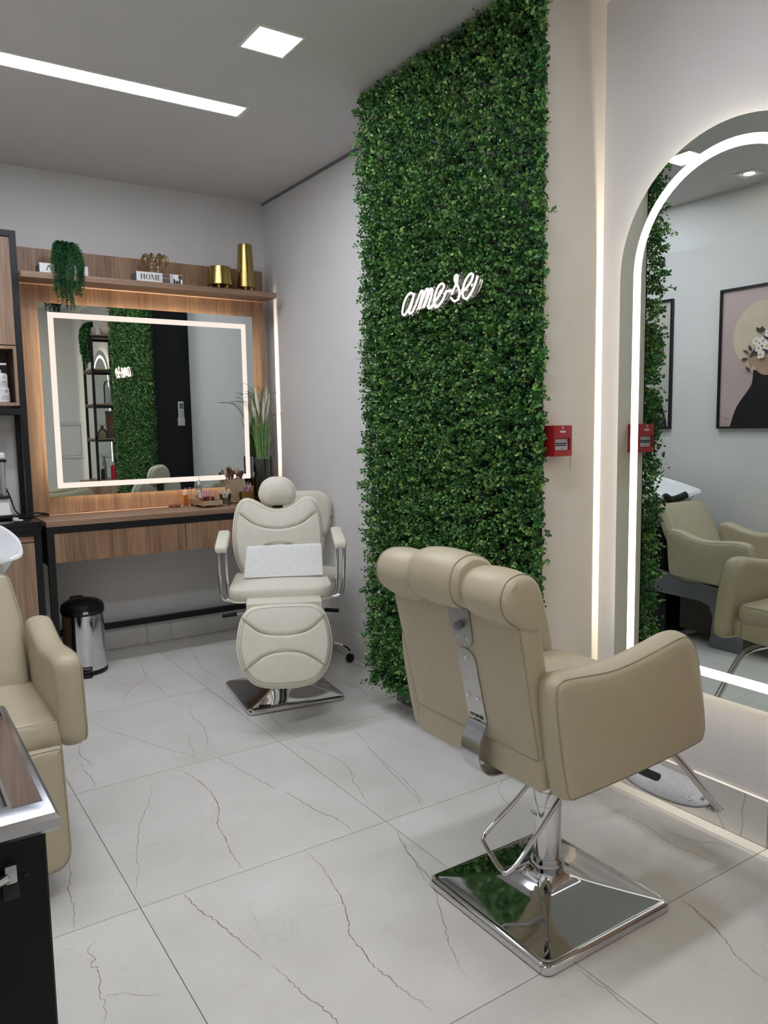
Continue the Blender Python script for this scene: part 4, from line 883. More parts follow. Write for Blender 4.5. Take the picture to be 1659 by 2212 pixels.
def barber_chair(loc, rz, base_rot, label):
    t = thing('barber_chair', label, 'chair', loc, rz)
    # backrest
    B0 = Vector((-.125, .60)); T0 = Vector((-.235, 1.05)); dr = (T0 - B0).normalized(); nf = Vector((dr.y, -dr.x))
    def bk(u, v, w): p = B0 + dr * v + nf * w; return (p.x, u, p.y)
    half = [(0, .405), (.06, .418), (.12, .452), (.165, .468), (.205, .455), (.235, .39), (.25, .28), (.243, .17), (.215, .08), (.17, .025), (.09, .005)]
    out = spline(half + [(-a, b) for a, b in half[1:]][::-1] + [], 6) if False else spline([(a, b) for a, b in half] + [(0, .0)] + [(-a, b) for a, b in half[1:]][::-1], 6)
    padded('backrest', out, bk, .045, .04, [[(-.212, .385), (-.12, .315), (0, .29), (.12, .315), (.212, .385)], [(-.13, .15), (-.07, .195), (0, .205), (.07, .195), (.13, .15)]], t)
    part('label_tag', M().box(-.004, .004, -.002, .002, 0, .03).xf(lambda x, y, z: bk(.25 + y, .24 + z, .01 + x)), 'red_plastic', t)
    # headrest on its stem
    hd = spline([(0, .0), (.06, .002), (.093, .03), (.1, .07), (.08, .12), (.04, .148), (0, .152), (-.04, .148), (-.08, .12), (-.1, .07), (-.093, .03), (-.06, .002)], 6)
    H0 = Vector((-.235, 1.02)); dh = Vector((-.12, 1)).normalized(); nh = Vector((dh.y, -dh.x))
    def hk(u, v, w): p = H0 + dh * v + nh * w; return (p.x, u, p.y)
    padded('headrest', hd, hk, .045, .035, [], t, puff=.012, nr=10)
    part('headrest_stem', M().box(-.262, -.252, -.03, .03, .93, 1.04), 'black_metal', t)
    # seat
    so = rpoly([(-.2, -.25), (.29, -.268), (.29, .275), (-.2, .255)], [.06, .1, .1, .06], 8)
    m, seam = cushion(so, lambda u, v, w: (u, v, .612 + w), .036, .034, e=.016, puff=.008, n=120, nr=8)
    o = part('seat', m, 'leather_light', t, angle=60); part('piping', M().tube([(u, v, .578) for u, v in resample(inset(so, .006), 90)], .005, 6, closed=True), 'piping', o)
    part('seam', M().tube([(u, v, .641) for u, v in resample(inset(so, .012), 90)], .0015, 5, closed=True), 'thread', o)
    part('seat_frame', M().box(-.16, .2, -.16, .16, .535, .578), 'black_metal', t)
    part('front_flap', M().rbox(.26, .43, -.168, .2, .588, .6, .005, 2).rbox(.418, .43, -.168, .2, .5, .6, .004, 2), 'leather_light', t)
    # leg rest
    L0 = Vector((.575, .225)); L1 = Vector((.425, .592)); dl = (L1 - L0).normalized(); nl = Vector((dl.y, -dl.x)); Lh = (L1 - L0).length
    def lk(u, v, w): p = L0 + dl * v + nl * w; return (p.x, u + .012, p.y)
    hl = [(0, 0), (.08, .004), (.15, .028), (.2, .09), (.224, .19), (.215, .29), (.19, .355), (.14, .388), (.06, Lh)]
    lo = spline(hl + [(0, Lh)] + [(-a, b) for a, b in hl[1:]][::-1], 6)
    padded('leg_rest', lo, lk, .035, .035, [[(-.2, .335), (-.11, .262), (0, .243), (.11, .262), (.2, .335)], [(-.195, .085), (-.1, .148), (0, .165), (.1, .148), (.195, .085)]], t)
    part('leg_rest_arm', M().box(.2, .44, -.05, .05, .545, .56).tube([(.3, -.03, .55), (.47, -.03, .44)], .01, 8).tube([(.3, .03, .55), (.47, .03, .44)], .01, 8), 'black_metal', t, kind='stuff')
    # arms
    for sg in (-1, 1):
        yy = .012 + sg * .306
        m = M().rbox(-.12, .2, -.032, .032, -.018, .02, .014, 4)
        a = part('armrest', m.xf(lambda x, y, z: (x, yy + y, .878 + z - max(0, x - .1) * .28 - max(0, x - .15) * .35)), 'leather_light', t)
        for s0, dy in ((.115, -.018), (.125, .018)):
            yy2 = yy
            yy = yy2 + dy
            pts = spline([(s0, yy + sg * .004, .868 - max(0, s0 - .1) * .28), (s0, yy + sg * .004, .80), (s0 - .008, yy + sg * .002, .7), (s0 - .01, yy - sg * .004, .61), (s0 - .01, yy - sg * .012, .575), (s0 - .01, yy - sg * .035, .556), (s0 - .01, yy - sg * .12, .552)], 6, False)
            part('arm_tube', M().tube(pts, .0098, 12), 'chrome', t); yy = yy2
    # levers, column, base
    for sg in (-1, 1):
        lv = part('lever', M().tube([(.0, sg * .1, .47), (.0, sg * .235, .455)], .005, 8), 'chrome', t)
        part('grip', M().tube([(.0, sg * .235, .455), (.0, sg * .24, .4545), (.0, sg * .31, .447), (0, sg * .315, .447)], [.007, .011, .011, .007], 10), 'black_rubber', lv)
    part('mechanism', M().rbox(-.14, .14, -.11, .11, .43, .535, .01, 2), 'black_metal', t)
    part('column', M().lathe([(0, .1), (.046, .1), (.046, .43), (0, .43)], 32), 'chrome', t)
    part('column_collar', M().lathe([(0, .07), (.056, .07), (.058, .08), (.056, .13), (.047, .14), (0, .14)], 32), 'dark_chrome', t)
    part('base', star_square(.265, BASEPROF).rotz(base_rot), 'chrome', t)
    return t
barber_chair((1.803, 3.763, 0), R(-115.5), R(16.5), 'cream reclining barber chair with leg rest in front of the vanity table')
# folded towel leaning on the chair back
t = thing('folded_towel', 'folded white towel propped up on the barber chair seat', 'towel', (1.79, 3.77, .65), R(-115.5))
fnT = lambda u, v, w: (.05 - v * .42 + w * .9, .035 + u + v * .03, .003 + v * .9 + w * .42)
part('cloth', cushion(rpoly([(-.213, 0), (.213, .0), (.207, .185), (-.2, .182)], .006, 3), fnT, .011, .011, e=.008, puff=.002, n=90, nr=4)[0], 'towel', t)
part('fold', M().tube([fnT(u, .006, .012) for u in np.linspace(-.208, .208, 12)], .004, 6), 'towel', t)

# stool with backrest behind the barber chair
def stool(loc, rz, label):
    t = thing('rolling_stool', label, 'stool', loc, rz)
    so = [(.2 * math.cos(a), .2 * math.sin(a)) for a in np.linspace(0, 2 * math.pi, 40, endpoint=False)]
    m, seam = cushion(so, lambda u, v, w: (u, v, .545 + w), .035, .03, e=.028, puff=.01, n=60, nr=6)
    part('seat', m, 'leather_light', t)
    B0 = Vector((-.19, .745)); T0 = Vector((-.225, 1.045)); dr = (T0 - B0).normalized(); nf = Vector((dr.y, -dr.x))
    def bk(u, v, w): p = B0 + dr * v + nf * w; return (p.x, u, p.y)
    hb = [(0, 0), (.08, .004), (.13, .03), (.16, .1), (.17, .2), (.15, .265), (.1, .298), (.04, .302)]
    out = spline(hb + [(0, .303)] + [(-a, b) for a, b in hb[1:]][::-1], 5)
    padded('backrest', out, bk, .03, .03, [], t, nr=8)
    part('label_tag', M().box(-.003, .003, -.002, .002, 0, .024).xf(lambda x, y, z: bk(.168 + y, .12 + z, .008 + x)), 'red_plastic', t)
    part('back_support', M().tube(spline([(-.1, 0, .51), (-.25, 0, .52), (-.28, 0, .6), (-.262, 0, .76), (-.25, 0, .85)], 6, False), .011, 10), 'chrome', t)
    part('gas_column', M().lathe([(0, .1), (.025, .1), (.025, .33), (.014, .34), (.014, .51), (0, .51)], 20), 'chrome', t)
    part('hub', M().lathe([(0, .085), (.04, .085), (.042, .13), (.03, .15), (0, .15)], 20), 'chrome', t)
    for k in range(5):
        a = k * 2 * math.pi / 5 + R(148); c, s = math.cos(a), math.sin(a)
        lg = part('leg', M().tube([(c * r, s * r, z) for r, z in ((.03, .115), (.1, .125), (.18, .115), (.225, .09), (.24, .07))], .012, 8), 'chrome', t)
        rot = lambda x, y, z: (c * .24 + x * c - y * s, s * .24 + x * s + y * c, z)
        part('caster', M().lathe([(0, -.018), (.02, -.018), (.026, -.01), (.026, .01), (.02, .018), (0, .018)], 18).xf(lambda x, y, z: rot(x, z, .0265 + y)), 'black_rubber', lg)
    return t
stool((2.195, 4.17, 0), R(-112), 'beige backed rolling stool half hidden behind the barber chair')

# ------------------------------------------------------------------ shampoo chair with basin on the left
def shampoo_unit(loc, rz, label):
    t = thing('shampoo_chair', label, 'chair', loc, rz)
    ARM = inset(spline([(-.29, .70), (-.283, .735), (-.25, .748), (-.2, .744), (-.1, .715), (.0, .70), (.12, .71), (.22, .715), (.275, .70), (.295, .64), (.31, .53), (.318, .47), (.305, .437), (.26, .425), (.1, .43), (-.1, .437), (-.22, .445), (-.26, .46), (-.275, .53)], 5), -.004)
    for sg in (-1, 1): seamed('armrest', cushion(ARM, lambda u, v, w, sg=sg: (u, sg * (.285 + w), v), .045, .045, e=.026, puff=.008, n=120, nr=6), 'leather', t)
    part('seat', cushion(rpoly([(-.24, .40), (.31, .405), (.318, .47), (.29, .525), (-.24, .525)], .03), lambda u, v, w: (u, w, v), .246, .246, e=.015, puff=.0, n=90, nr=5)[0], 'leather', t)
    part('front_seam', M().tube([(.293, y, .521) for y in np.linspace(-.235, .235, 10)], .001, 5), 'thread', t)
    B0 = Vector((-.2, .47)); T0 = Vector((-.435, .895)); dr = (T0 - B0).normalized(); nf = Vector((dr.y, -dr.x))
    def bk(u, v, w): p = B0 + dr * v + nf * w; return (p.x, u, p.y)
    Lb = (T0 - B0).length
    seamed('backrest', cushion(rpoly([(-.235, 0), (.235, 0), (.245, Lb * .6), (.215, Lb), (-.215, Lb), (-.245, Lb * .6)], .04), bk, .04, .05, e=.03, puff=.012, n=110, nr=7), 'leather', t)
    L0 = Vector((.43, .085)); L1 = Vector((.34, .455)); dl = (L1 - L0).normalized(); nl = Vector((dl.y, -dl.x)); Lh = (L1 - L0).length
    def lk(u, v, w): p = L0 + dl * v + nl * w; return (p.x, u, p.y)
    o = seamed('leg_rest', cushion(rpoly([(-.235, 0), (.235, 0), (.24, Lh), (-.24, Lh)], [.07, .07, .015, .015]), lk, .03, .035, e=.022, puff=.006, n=110, nr=6), 'leather', t)
    part('leg_rest_frame', M().box(.2, .35, -.2, .2, .33, .37), 'grey_plate', t)
    part('hinge_rod', M().tube([(.335, -.2, .372), (.335, .2, .372)], .006, 8), 'piping', t)
    # basin
    n = 72; ang = np.linspace(0, 2 * math.pi, n, endpoint=False)
    rim = []
    ctrl = [(-.50, .0, .895), (-.47, .1, .92), (-.43, .2, .95), (-.44, .265, .965), (-.54, .29, .985), (-.66, .287, 1.015), (-.8, .245, 1.05), (-.9, .16, 1.075), (-.945, .0, 1.085)]
    full = ctrl + [(a, -b, c) for a, b, c in ctrl[1:-1]][::-1]
    rim = spline(full, 6); cxm, cym = -.67, 0
    def sc_(k, z, kz=0.0): return [(cxm + (x - cxm) * k, cym + (y - cym) * k, zz * kz + z * (1 - kz)) for x, y, zz in rim]
    rings = [sc_(.42, .80), sc_(.52, .81), sc_(.7, .84, .1), sc_(.86, .89, .45), sc_(.97, .99, .85), [(x, y, z - .012) for x, y, z in sc_(1.0, 1, 1)], [(x, y, z) for x, y, z in sc_(.992, 1, 1)], [(x, y, z + .003) for x, y, z in sc_(.97, 1, 1)],
             [(x, y, z - .004) for x, y, z in sc_(.945, 1, 1)], sc_(.88, .90, .45), sc_(.74, .855, .1), sc_(.5, .835), sc_(.2, .828), sc_(.02, .827)]
    part('basin', M().rings(rings), 'porcelain', t, angle=70)
    part('neck_rest', M().tube(spline([(-.455, -.12, .94), (-.47, -.06, .92), (-.485, 0, .908), (-.47, .06, .92), (-.455, .12, .94)], 6, False), [.012] + [.026] * 23 + [.012], 10), 'black_rubber', t)
    part('mixer_tap', M().tube(spline([(-.86, .0, 1.07), (-.86, .0, 1.13), (-.82, 0, 1.15), (-.78, 0, 1.12)], 6, False), .011, 10), 'chrome', t)
    # frame, pedestal
    part('pedestal', M().rings([[(x, y, z) for x, y in rpoly([(-.8 + i, -.21 + i), (-.37 - i, -.21 + i), (-.37 - i, .21 - i), (-.8 + i, .21 - i)], .03, 3)] for z, i in ((.001, 0), (.03, 0), (.35, .03), (.35, .03), (.81, .05))]), 'black_plastic', t)
    for sg in (-1, 1):
        pl = [(-.52, .30), (-.1, .29), (-.03, .27), (.0, .2), (-.01, .08), (-.03, .002), (.2, .002), (.21, .1), (.25, .37), (-.2, .42), (-.52, .47)]
        part('side_plate', M().prism(rpoly(pl, .02, 3), lambda u, v, w: (u, w, v), sg * .225, sg * .213), 'grey_plate', t)
    part('rear_cover', M().box(-.3, -.06, -.14, .14, .06, .3), 'dark_brown', t)
    return t
shampoo_unit((.205, 2.9, 0), R(-90), 'beige shampoo chair with a white porcelain basin against the left wall')

# ------------------------------------------------------------------ black trolley in the left foreground
CX0, CX1, CY0_, CY1_ = XL + .02, .19, 1.285, 1.84
t = thing('salon_trolley', 'black trolley with a polished steel top in the left foreground', 'trolley', (-.01, 1.56, 0))
part('body', M().box(CX0, CX1 - .012, CY0_ + .012, CY1_ - .01, .12, .812), 'trolley_black', t, w=True)
part('front_door', M().rbox(CX0, CX1, CY0_ - .002, CY0_ + .011, .42, .816, .003, 1), 'trolley_black', t, w=True)
part('drawer', M().rbox(CX0, CX1 - .012, CY0_, CY0_ + .011, .14, .415, .003, 1), 'trolley_black', t, w=True)
def rim_bar(a, b, w):      # bar with a rolled outer edge; a->b, w = outward direction
    n = [(0, .0), (.012, .0), (.02, .014), (.02, .036), (.012, .046), (-.002, .05), (-.055, .05), (-.058, .044), (-.058, .03), (0, .03)]
    rs = []
    for p, ext in ((a, -1), (b, 1)): rs.append((p, ext))
    return n
z0 = .817
prof = [(-.006, -.004), (.014, .0), (.021, .008), (.021, .022), (.014, .03), (.002, .034), (-.042, .034), (-.046, .03), (-.046, .02), (-.04, .0)]
rect4 = [(CX0, CY0_), (CX1, CY0_), (CX1, CY1_), (CX0, CY1_)]
rings = [[(x + sx * d, y + sy * d, z0 + h) for (x, y), (sx, sy) in zip(rect4, ((-1, -1), (1, -1), (1, 1), (-1, 1)))] for d, h in prof]
rings = [[(max(p[0], XL + .003), p[1], p[2]) for p in r] for r in rings]
mm = M(); V = [p for r in rings for p in r]; k = len(rings)
mm.add(V, [(i * 4 + j, i * 4 + (j + 1) % 4, ((i + 1) % k) * 4 + (j + 1) % 4, ((i + 1) % k) * 4 + j) for i in range(k) for j in range(4)])
part('steel_rim', mm, 'satin_steel', t, w=True, angle=30)
part('top_flange', M().box(CX1 - .042, CX1 + .003, CY0_ + .03, CY1_ + .003, z0 + .0341, z0 + .0351).box(CX0, CX1 - .042, CY1_ - .042, CY1_ + .003, z0 + .0341, z0 + .0351), 'dark_chrome', t, w=True)
part('steel_top', M().box(CX0 + .046, CX1 - .046, CY0_ + .046, CY1_ - .046, z0 + .004, z0 + .014), 'chrome', t, w=True)
part('inner_rail', M().tube([(CX0 + .056, CY0_ + .056, z0 + .02), (CX1 - .056, CY0_ + .056, z0 + .02), (CX1 - .056, CY1_ - .056, z0 + .02), (CX0 + .056, CY1_ - .056, z0 + .02)], .006, 8, closed=True), 'chrome', t, w=True)
yl = CY0_ - .002
part('latch', M().rbox(.126, .144, yl - .014, yl, .750, .780, .003, 2), 'satin_steel', t, w=True)
part('latch_arm', M().tube([(.13, yl - .012, .762), (.112, yl - .015, .757), (.05, yl - .015, .745)], [.008, .006, .005], 10), 'chrome', t, w=True)
part('latch_catch', M().rbox(.122, .146, yl - .01, yl, .722, .7495, .002, 2), 'black_plastic', t, w=True)
part('screw', M().lathe([(0, 0), (.005, 0), (.004, .002), (0, .002)], 12).xf(lambda x, y, z: (.158 + x, yl - z, .752 + y)), 'black_plastic', t, w=True)
for x in (CX0 + .05, CX1 - .06):
    for y in (CY0_ + .06, CY1_ - .06):
        part('caster', M().lathe([(0, -.015), (.045, -.015), (.05, -.008), (.05, .008), (.045, .015), (0, .015)], 20).xf(lambda a, b, c: (x + c, y + a, .051 + b)).box(x - .02, x + .02, y - .02, y + .02, .095, .12), 'black_rubber', t, w=True)

# ------------------------------------------------------------------ ornaments on the shelf
SH = 2.3575
def serif_letters(word, x, z, h, fn):
    """didone capitals out of stems, hairlines and slab serifs"""
    m = M(); T, H = .16 * h, .05 * h
    def bar(x0, x1, z0, z1): m.prism([(x + x0 * h, z + z0 * h), (x + x1 * h, z + z0 * h), (x + x1 * h, z + z1 * h), (x + x0 * h, z + z1 * h)], fn, 0, .0008)
    def poly(p): m.prism([(x + a * h, z + b * h) for a, b in p], fn, 0, .0008)
    for ch in word:
        if ch == 'H':
            for s in (.08, .62): bar(s, s + .17, 0, 1); bar(s - .07, s + .24, 0, .05); bar(s - .07, s + .24, .95, 1)
            bar(.25, .62, .48, .54); w = .98
        elif ch == 'O':
            n = 28; o = [(.44 + .42 * math.cos(a), .5 + .52 * math.sin(a)) for a in np.linspace(0, 2 * math.pi, n, endpoint=False)]
            i = [(.44 + .24 * math.cos(a), .5 + .47 * math.sin(a)) for a in np.linspace(0, 2 * math.pi, n, endpoint=False)]
            for k in range(n): poly([o[k], o[(k + 1) % n], i[(k + 1) % n], i[k]])
            w = 1.0
        elif ch == 'M':
            bar(.08, .13, 0, 1); bar(.84, 1.01, 0, 1); poly([(.08, 1), (.27, 1), (.58, .12), (.50, .0)]); poly([(.84, 1), (.88, 1), (.55, .0), (.50, .0)])
            for s0, s1 in ((0, .22), (.76, 1.09)): bar(s0, s1, 0, .05)
            bar(0, .2, .95, 1); bar(.86, 1.09, .95, 1); w = 1.18
        else:
            bar(.08, .25, 0, 1); bar(0, .66, .0, .05); bar(0, .64, .95, 1); bar(.25, .45, .47, .52); bar(.61, .66, .05, .3); bar(.59, .64, .72, .95); bar(.42, .46, .36, .64); w = .78
        x += w * h
    return m
BY0 = 4.878
def book(name, x0, x1, h, label, y1=5.02):
    t = thing(name, label, 'book', ((x0 + x1) / 2, 4.95, SH))
    part('spine', M().box(x0, x1, BY0, BY0 + .003, SH, SH + h), 'white_plastic', t, w=True)
    part('cover', M().box(x0, x1, BY0 + .003, y1, SH + h - .003, SH + h).box(x0, x1, BY0 + .003, y1, SH, SH + .003), 'white_plastic', t, w=True)
    part('pages', M().box(x0 + .004, x1 - .003, BY0 + .003, y1 - .004, SH + .003, SH + h - .003), 'grey_plate', t, w=True)
    return t
fnS = lambda u, v, w: (u, BY0 - .0002 - w, v)
t = book('white_book', .888, 1.155, .054, 'white book lying under the trailing plant on the shelf')
part('cover_letter', M().prism([(.922, SH + .012), (.927, SH + .012), (.939, SH + .040), (.954, SH + .012), (.959, SH + .012), (.943, SH + .044), (.936, SH + .044)], fnS, 0, .0008), 'ink', t, w=True)
t = book('home_book', 1.438, 1.725, .058, 'white book with HOME on its spine below the glass vase')
part('title', serif_letters('HOME', 1.462, SH + .013, .033, fnS), 'ink', t, w=True, kind='stuff')
part('photo_block', M().prism([(1.598, SH + .001), (1.646, SH + .001), (1.646, SH + .057), (1.598, SH + .057)], fnS, 0, .0006), 'wood_dark', t, w=True)
part('script_line', M().tube([fnS(1.602 + k * .0035, SH + .03 + .004 * math.sin(k * 1.9) * (1 if k < 4 else .7), .0012) for k in range(12)], .0006, 4), 'white_plastic', t, w=True)
for a, b, c, d, ma in ((1.648, 1.668, .0, .058, 'label_grey'), (1.668, 1.69, .03, .058, 'white_matte'), (1.668, 1.678, 0, .03, 'art_black'), (1.69, 1.70, .02, .058, 'white_matte'), (1.70, 1.724, .03, .055, 'art_dark'), (1.68, 1.70, 0, .02, 'art_dark'), (1.702, 1.712, 0, .028, 'art_black')):
    part('spine_photo', M().prism([(a, SH + c), (b, SH + c), (b, SH + d), (a, SH + d)], fnS, 0, .0006), ma, t, w=True)
# amber glass vase with curled rim
vx, vy, vz = 1.575, 4.945, SH + .0585
t = thing('glass_vase', 'small amber glass vase with curling rim lobes on the HOME book', 'vase', (vx, vy, vz))
n = 48; rg = []
for r, z in ((.03, 0), (.04, .002), (.042, .02), (.043, .06), (.04, .09), (.042, .1)):
    rg.append([(vx + r * (1 + .07 * math.cos(10 * a)) * math.cos(a), vy + r * (1 + .07 * math.cos(10 * a)) * math.sin(a), vz + z) for a in np.linspace(0, 2 * math.pi, n, endpoint=False)])
part('body', M().rings(rg, True, False), 'amber_glass', t, w=True, angle=70)
for k in range(8):
    a = k * math.pi / 4 + .2; c, s = math.cos(a), math.sin(a)
    pts = spline([(.036, .09), (.045, .108), (.062, .112), (.078, .1), (.083, .078), (.076, .062), (.068, .064)], 5, False)
    part('rim_lobe', M().tube([(vx + c * r, vy + s * r, vz + z) for r, z in pts], [.011 - .006 * i / len(pts) for i in range(len(pts))], 8), 'amber_glass', t, w=True)
def gold_vessel(x, y, rt, rb, h, label):
    t = thing('gold_candle_holder', label, 'candle holder', (x, y, SH), 0, 'gold candle holders on the shelf')
    k = int(h / .0045); pr = [(0, .026), (rb * .96, .026)]
    for i in range(k + 1):
        q = i / k; r = rb + (rt - rb) * q; pr += [(r, .028 + h * q), (r - .0012, .028 + h * (q + .5 / k))]
    pr += [(rt - .006, .03 + h), (rt - .012, .028 + h), (0, .02 + h)]
    part('body', M().lathe([(r, SH + z) for r, z in pr], 40, (x, y)), 'gold', t, w=True, angle=80)
    for a in (.6, 2.7, 4.2, 5.3): part('foot', M().lathe([(0, SH), (.009, SH), (.012, SH + .027), (0, SH + .027)], 14, (x + math.cos(a) * rb * .68, y + math.sin(a) * rb * .68)), 'gold', t, w=True)
gold_vessel(2.0, 4.945, .07, .084, .115, 'short round gold ribbed candle holder on the shelf')
gold_vessel(2.185, 4.945, .047, .061, .276, 'tall tapered gold ribbed candle holder at the right end of the shelf')

def trailing_plant(x, y, z, nst, drop, spread, label, cols, fdir=(0, -1), ztop=.17, lsz=.011, wid=.22):
    t = thing('trailing_plant', label, 'plant', (x, y, z))
    part('pot', M().lathe([(0, z), (.04, z), (.05, z + .075), (.046, z + .075), (.044, z + .07), (0, z + .07)], 24, (x, y)), 'white_matte', t, w=True)
    part('soil', M().lathe([(0, z + .0705), (.0435, z + .0705), (.03, z + .078), (0, z + .08)], 20, (x, y)), 'soil', t, w=True)
    P = []; D = []; S = []; C = []; st = M(); fx, fy = fdir
    for k in range(nst):
        lat = rng.uniform(-1, 1); out = rng.uniform(.35, 1.0); dz = drop * rng.uniform(.45, 1.0) * (1 - .25 * abs(lat))
        if rng.random() < .25: dz *= .5
        sx, sy = -fy, fx
        px = lambda a, b: (x + sx * a + fx * b, y + sy * a + fy * b)
        top = z + ztop * rng.uniform(.75, 1.0)
        q = [px(lat * .01, 0) + (z + .075,), px(lat * .04, .02 * out) + (top,), px(lat * spread * .8, .07 * out + .005) + (top - .02,), px(lat * spread, .095 * out + .01) + (z + .03,), px(lat * spread + rng.normal() * .006, .1 * out + .012) + (z + .03 - dz * .5,), px(lat * spread * .95 + rng.normal() * .01, .1 * out + .012) + (z + .03 - dz,)]
        pts = spline(q, 14, False); st.tube(pts, .0011, 4)
        c = np.array(lin(random.choice(cols))[:3])
        for i in range(4, len(pts) - 1):
            p = np.array(pts[i]); d = np.array(pts[i + 1]) - p; L = np.linalg.norm(d); d /= L
            for rr in range(max(1, int(L / .004))):
                for w in range(3):
                    a = rng.uniform(0, 6.28); u = np.cross(d, [1, .3, .2]); u /= np.linalg.norm(u); v = np.cross(d, u)
                    P.append(p + d * L * rng.random()); D.append((u * math.cos(a) + v * math.sin(a)) + d * .7); S.append(lsz * rng.uniform(.7, 1.2)); C.append(c * rng.uniform(.8, 1.2))
    part('stems', st, 'blade_dark', t, w=True, kind='stuff')
    build_leaves('foliage', np.array(P) - np.array(t.location), np.array(D), np.array(S), np.array(C), t, width=wid)
trailing_plant(1.04, 4.945, SH + .0545, 64, .30, .085, 'dark green trailing plant hanging over the shelf edge', ['174a2c', '1d5a30', '123f27', '2c6a35'], ztop=.135, lsz=.013, wid=.15)
trailing_plant(2.165, .98, SZ[4] + .0145, 34, .42, .07, 'trailing plant hanging from the top of the open black shelf', ['2f5a2c', '3d6b35', '47773a'], fdir=(-1, .25), ztop=.13, lsz=.018, wid=.4)

# ------------------------------------------------------------------ things on the vanity table
TT = TZ + .0005
t = thing('powder_compact', 'closed rose gold powder compact on the vanity table', 'compact', (1.655, 5.02, TT))
part('base', M().lathe([(0, TT), (.034, TT), (.04, TT + .004), (.04, TT + .009), (0, TT + .009)], 32, (1.655, 5.02)), 'rose_gold', t, w=True)
part('lid', M().lathe([(0, TT + .0095), (.04, TT + .0095), (.041, TT + .013), (.036, TT + .018), (0, TT + .019)], 32, (1.658, 5.022)), 'rose_gold', t, w=True)
part('clasp', M().rbox(1.650, 1.662, 4.976, 4.983, TT + .005, TT + .013, .002, 1), 'gold', t, w=True)
# glitter tray with lip glosses
tx0, tx1, ty0, ty1 = 1.765, 1.905, 4.80, 5.04
t = thing('glitter_tray', 'footed silver glitter tray holding lip glosses on the vanity table', 'tray', ((tx0 + tx1) / 2, (ty0 + ty1) / 2, TT))
m = M().box(tx0, tx1, ty0, ty1, TT + .014, TT + .018)
m.box(tx0, tx1, ty0, ty0 + .004, TT + .018, TT + .045).box(tx0, tx1, ty1 - .004, ty1, TT + .018, TT + .045).box(tx0, tx0 + .004, ty0 + .004, ty1 - .004, TT + .018, TT + .045).box(tx1 - .004, tx1, ty0 + .004, ty1 - .004, TT + .018, TT + .045)
part('tray_body', m, 'glitter', t, w=True)
for x in (tx0 + .012, tx1 - .012):
    for y in (ty0 + .012, ty1 - .012): part('foot', M().rings([[(x + a * k, y + b * k, TT + z) for a, b in ((-.01, -.01), (.01, -.01), (.01, .01), (-.01, .01))] for k, z in ((.45, 0), (.5, .004), (1.1, .0138))]), 'gold', t, w=True)
zt0 = TT + .0185
G = [(1.785, 4.86, 'gloss_red', 'pink_cap', .075, 'clear red lip gloss with a pink cap at the front of the glitter tray'), (1.812, 4.875, 'gloss_dark', 'pink_cap', .085, 'dark lip gloss with a pink cap in the middle of the glitter tray'), (1.79, 4.9, 'gloss_amber', 'cream_cap', .078, 'amber lip gloss with a cream cap in the glitter tray'), (1.838, 4.89, 'gloss_red', 'pink_cap', .088, 'second red lip gloss with a pink cap in the glitter tray'), (1.868, 4.88, 'gloss_dark', 'pink_cap', .084, 'dark lip gloss with a pink cap at the right of the glitter tray'), (1.822, 4.93, 'gloss_amber', 'pink_cap', .09, 'amber lip gloss with a pink cap at the back of the glitter tray'), (1.858, 4.935, 'gloss_red', 'cream_cap', .086, 'red lip gloss with a cream cap at the back of the glitter tray')]
for x, y, ma, cp, h, lab in G:
    g = thing('lip_gloss', lab, 'lip gloss', (x, y, zt0), 0, 'lip glosses in the glitter tray')
    part('tube', M().rbox(x - .0085, x + .0085, y - .0085, y + .0085, zt0, zt0 + h * .55, .002, 2), ma, g, w=True)
    part('cap', M().lathe([(0, zt0 + h * .55), (.0085, zt0 + h * .55), (.0085, zt0 + h), (0, zt0 + h)], 14, (x, y)), cp, g, w=True)
single('makeup_palette', M().rbox(1.82, 1.895, 4.812, 4.85, zt0, zt0 + .012, .002, 1), 'gloss_dark', 'small dark makeup palette lying in the glitter tray', 'palette')
x, y = 1.842, 5.066
t = thing('spray_bottle', 'clear spray bottle with a white cap behind the glitter tray', 'bottle', (x, y, TT))
part('body', lathe_at([(0, 0), (.019, 0), (.02, .004), (.02, .12), (.012, .135), (.0, .135)], x, y, TT), 'clear_glass', t, w=True)
part('liquid', lathe_at([(0, .003), (.0175, .003), (.0175, .09), (0, .09)], x, y, TT), 'white_plastic', t, w=True)
part('cap', lathe_at([(0, .1355), (.013, .1355), (.013, .165), (.009, .168), (.009, .19), (.006, .194), (0, .194)], x, y, TT), 'white_plastic', t, w=True)
x, y = 1.745, 5.062
t = thing('foundation_bottle', 'small glass foundation bottle beside the spray bottle', 'bottle', (x, y, TT))
part('body', M().rbox(x - .018, x + .018, y - .014, y + .014, TT, TT + .07, .004, 2), 'gloss_amber', t, w=True)
part('cap', lathe_at([(0, .0705), (.011, .0705), (.011, .1), (0, .1)], x, y, TT), 'cream_cap', t, w=True)
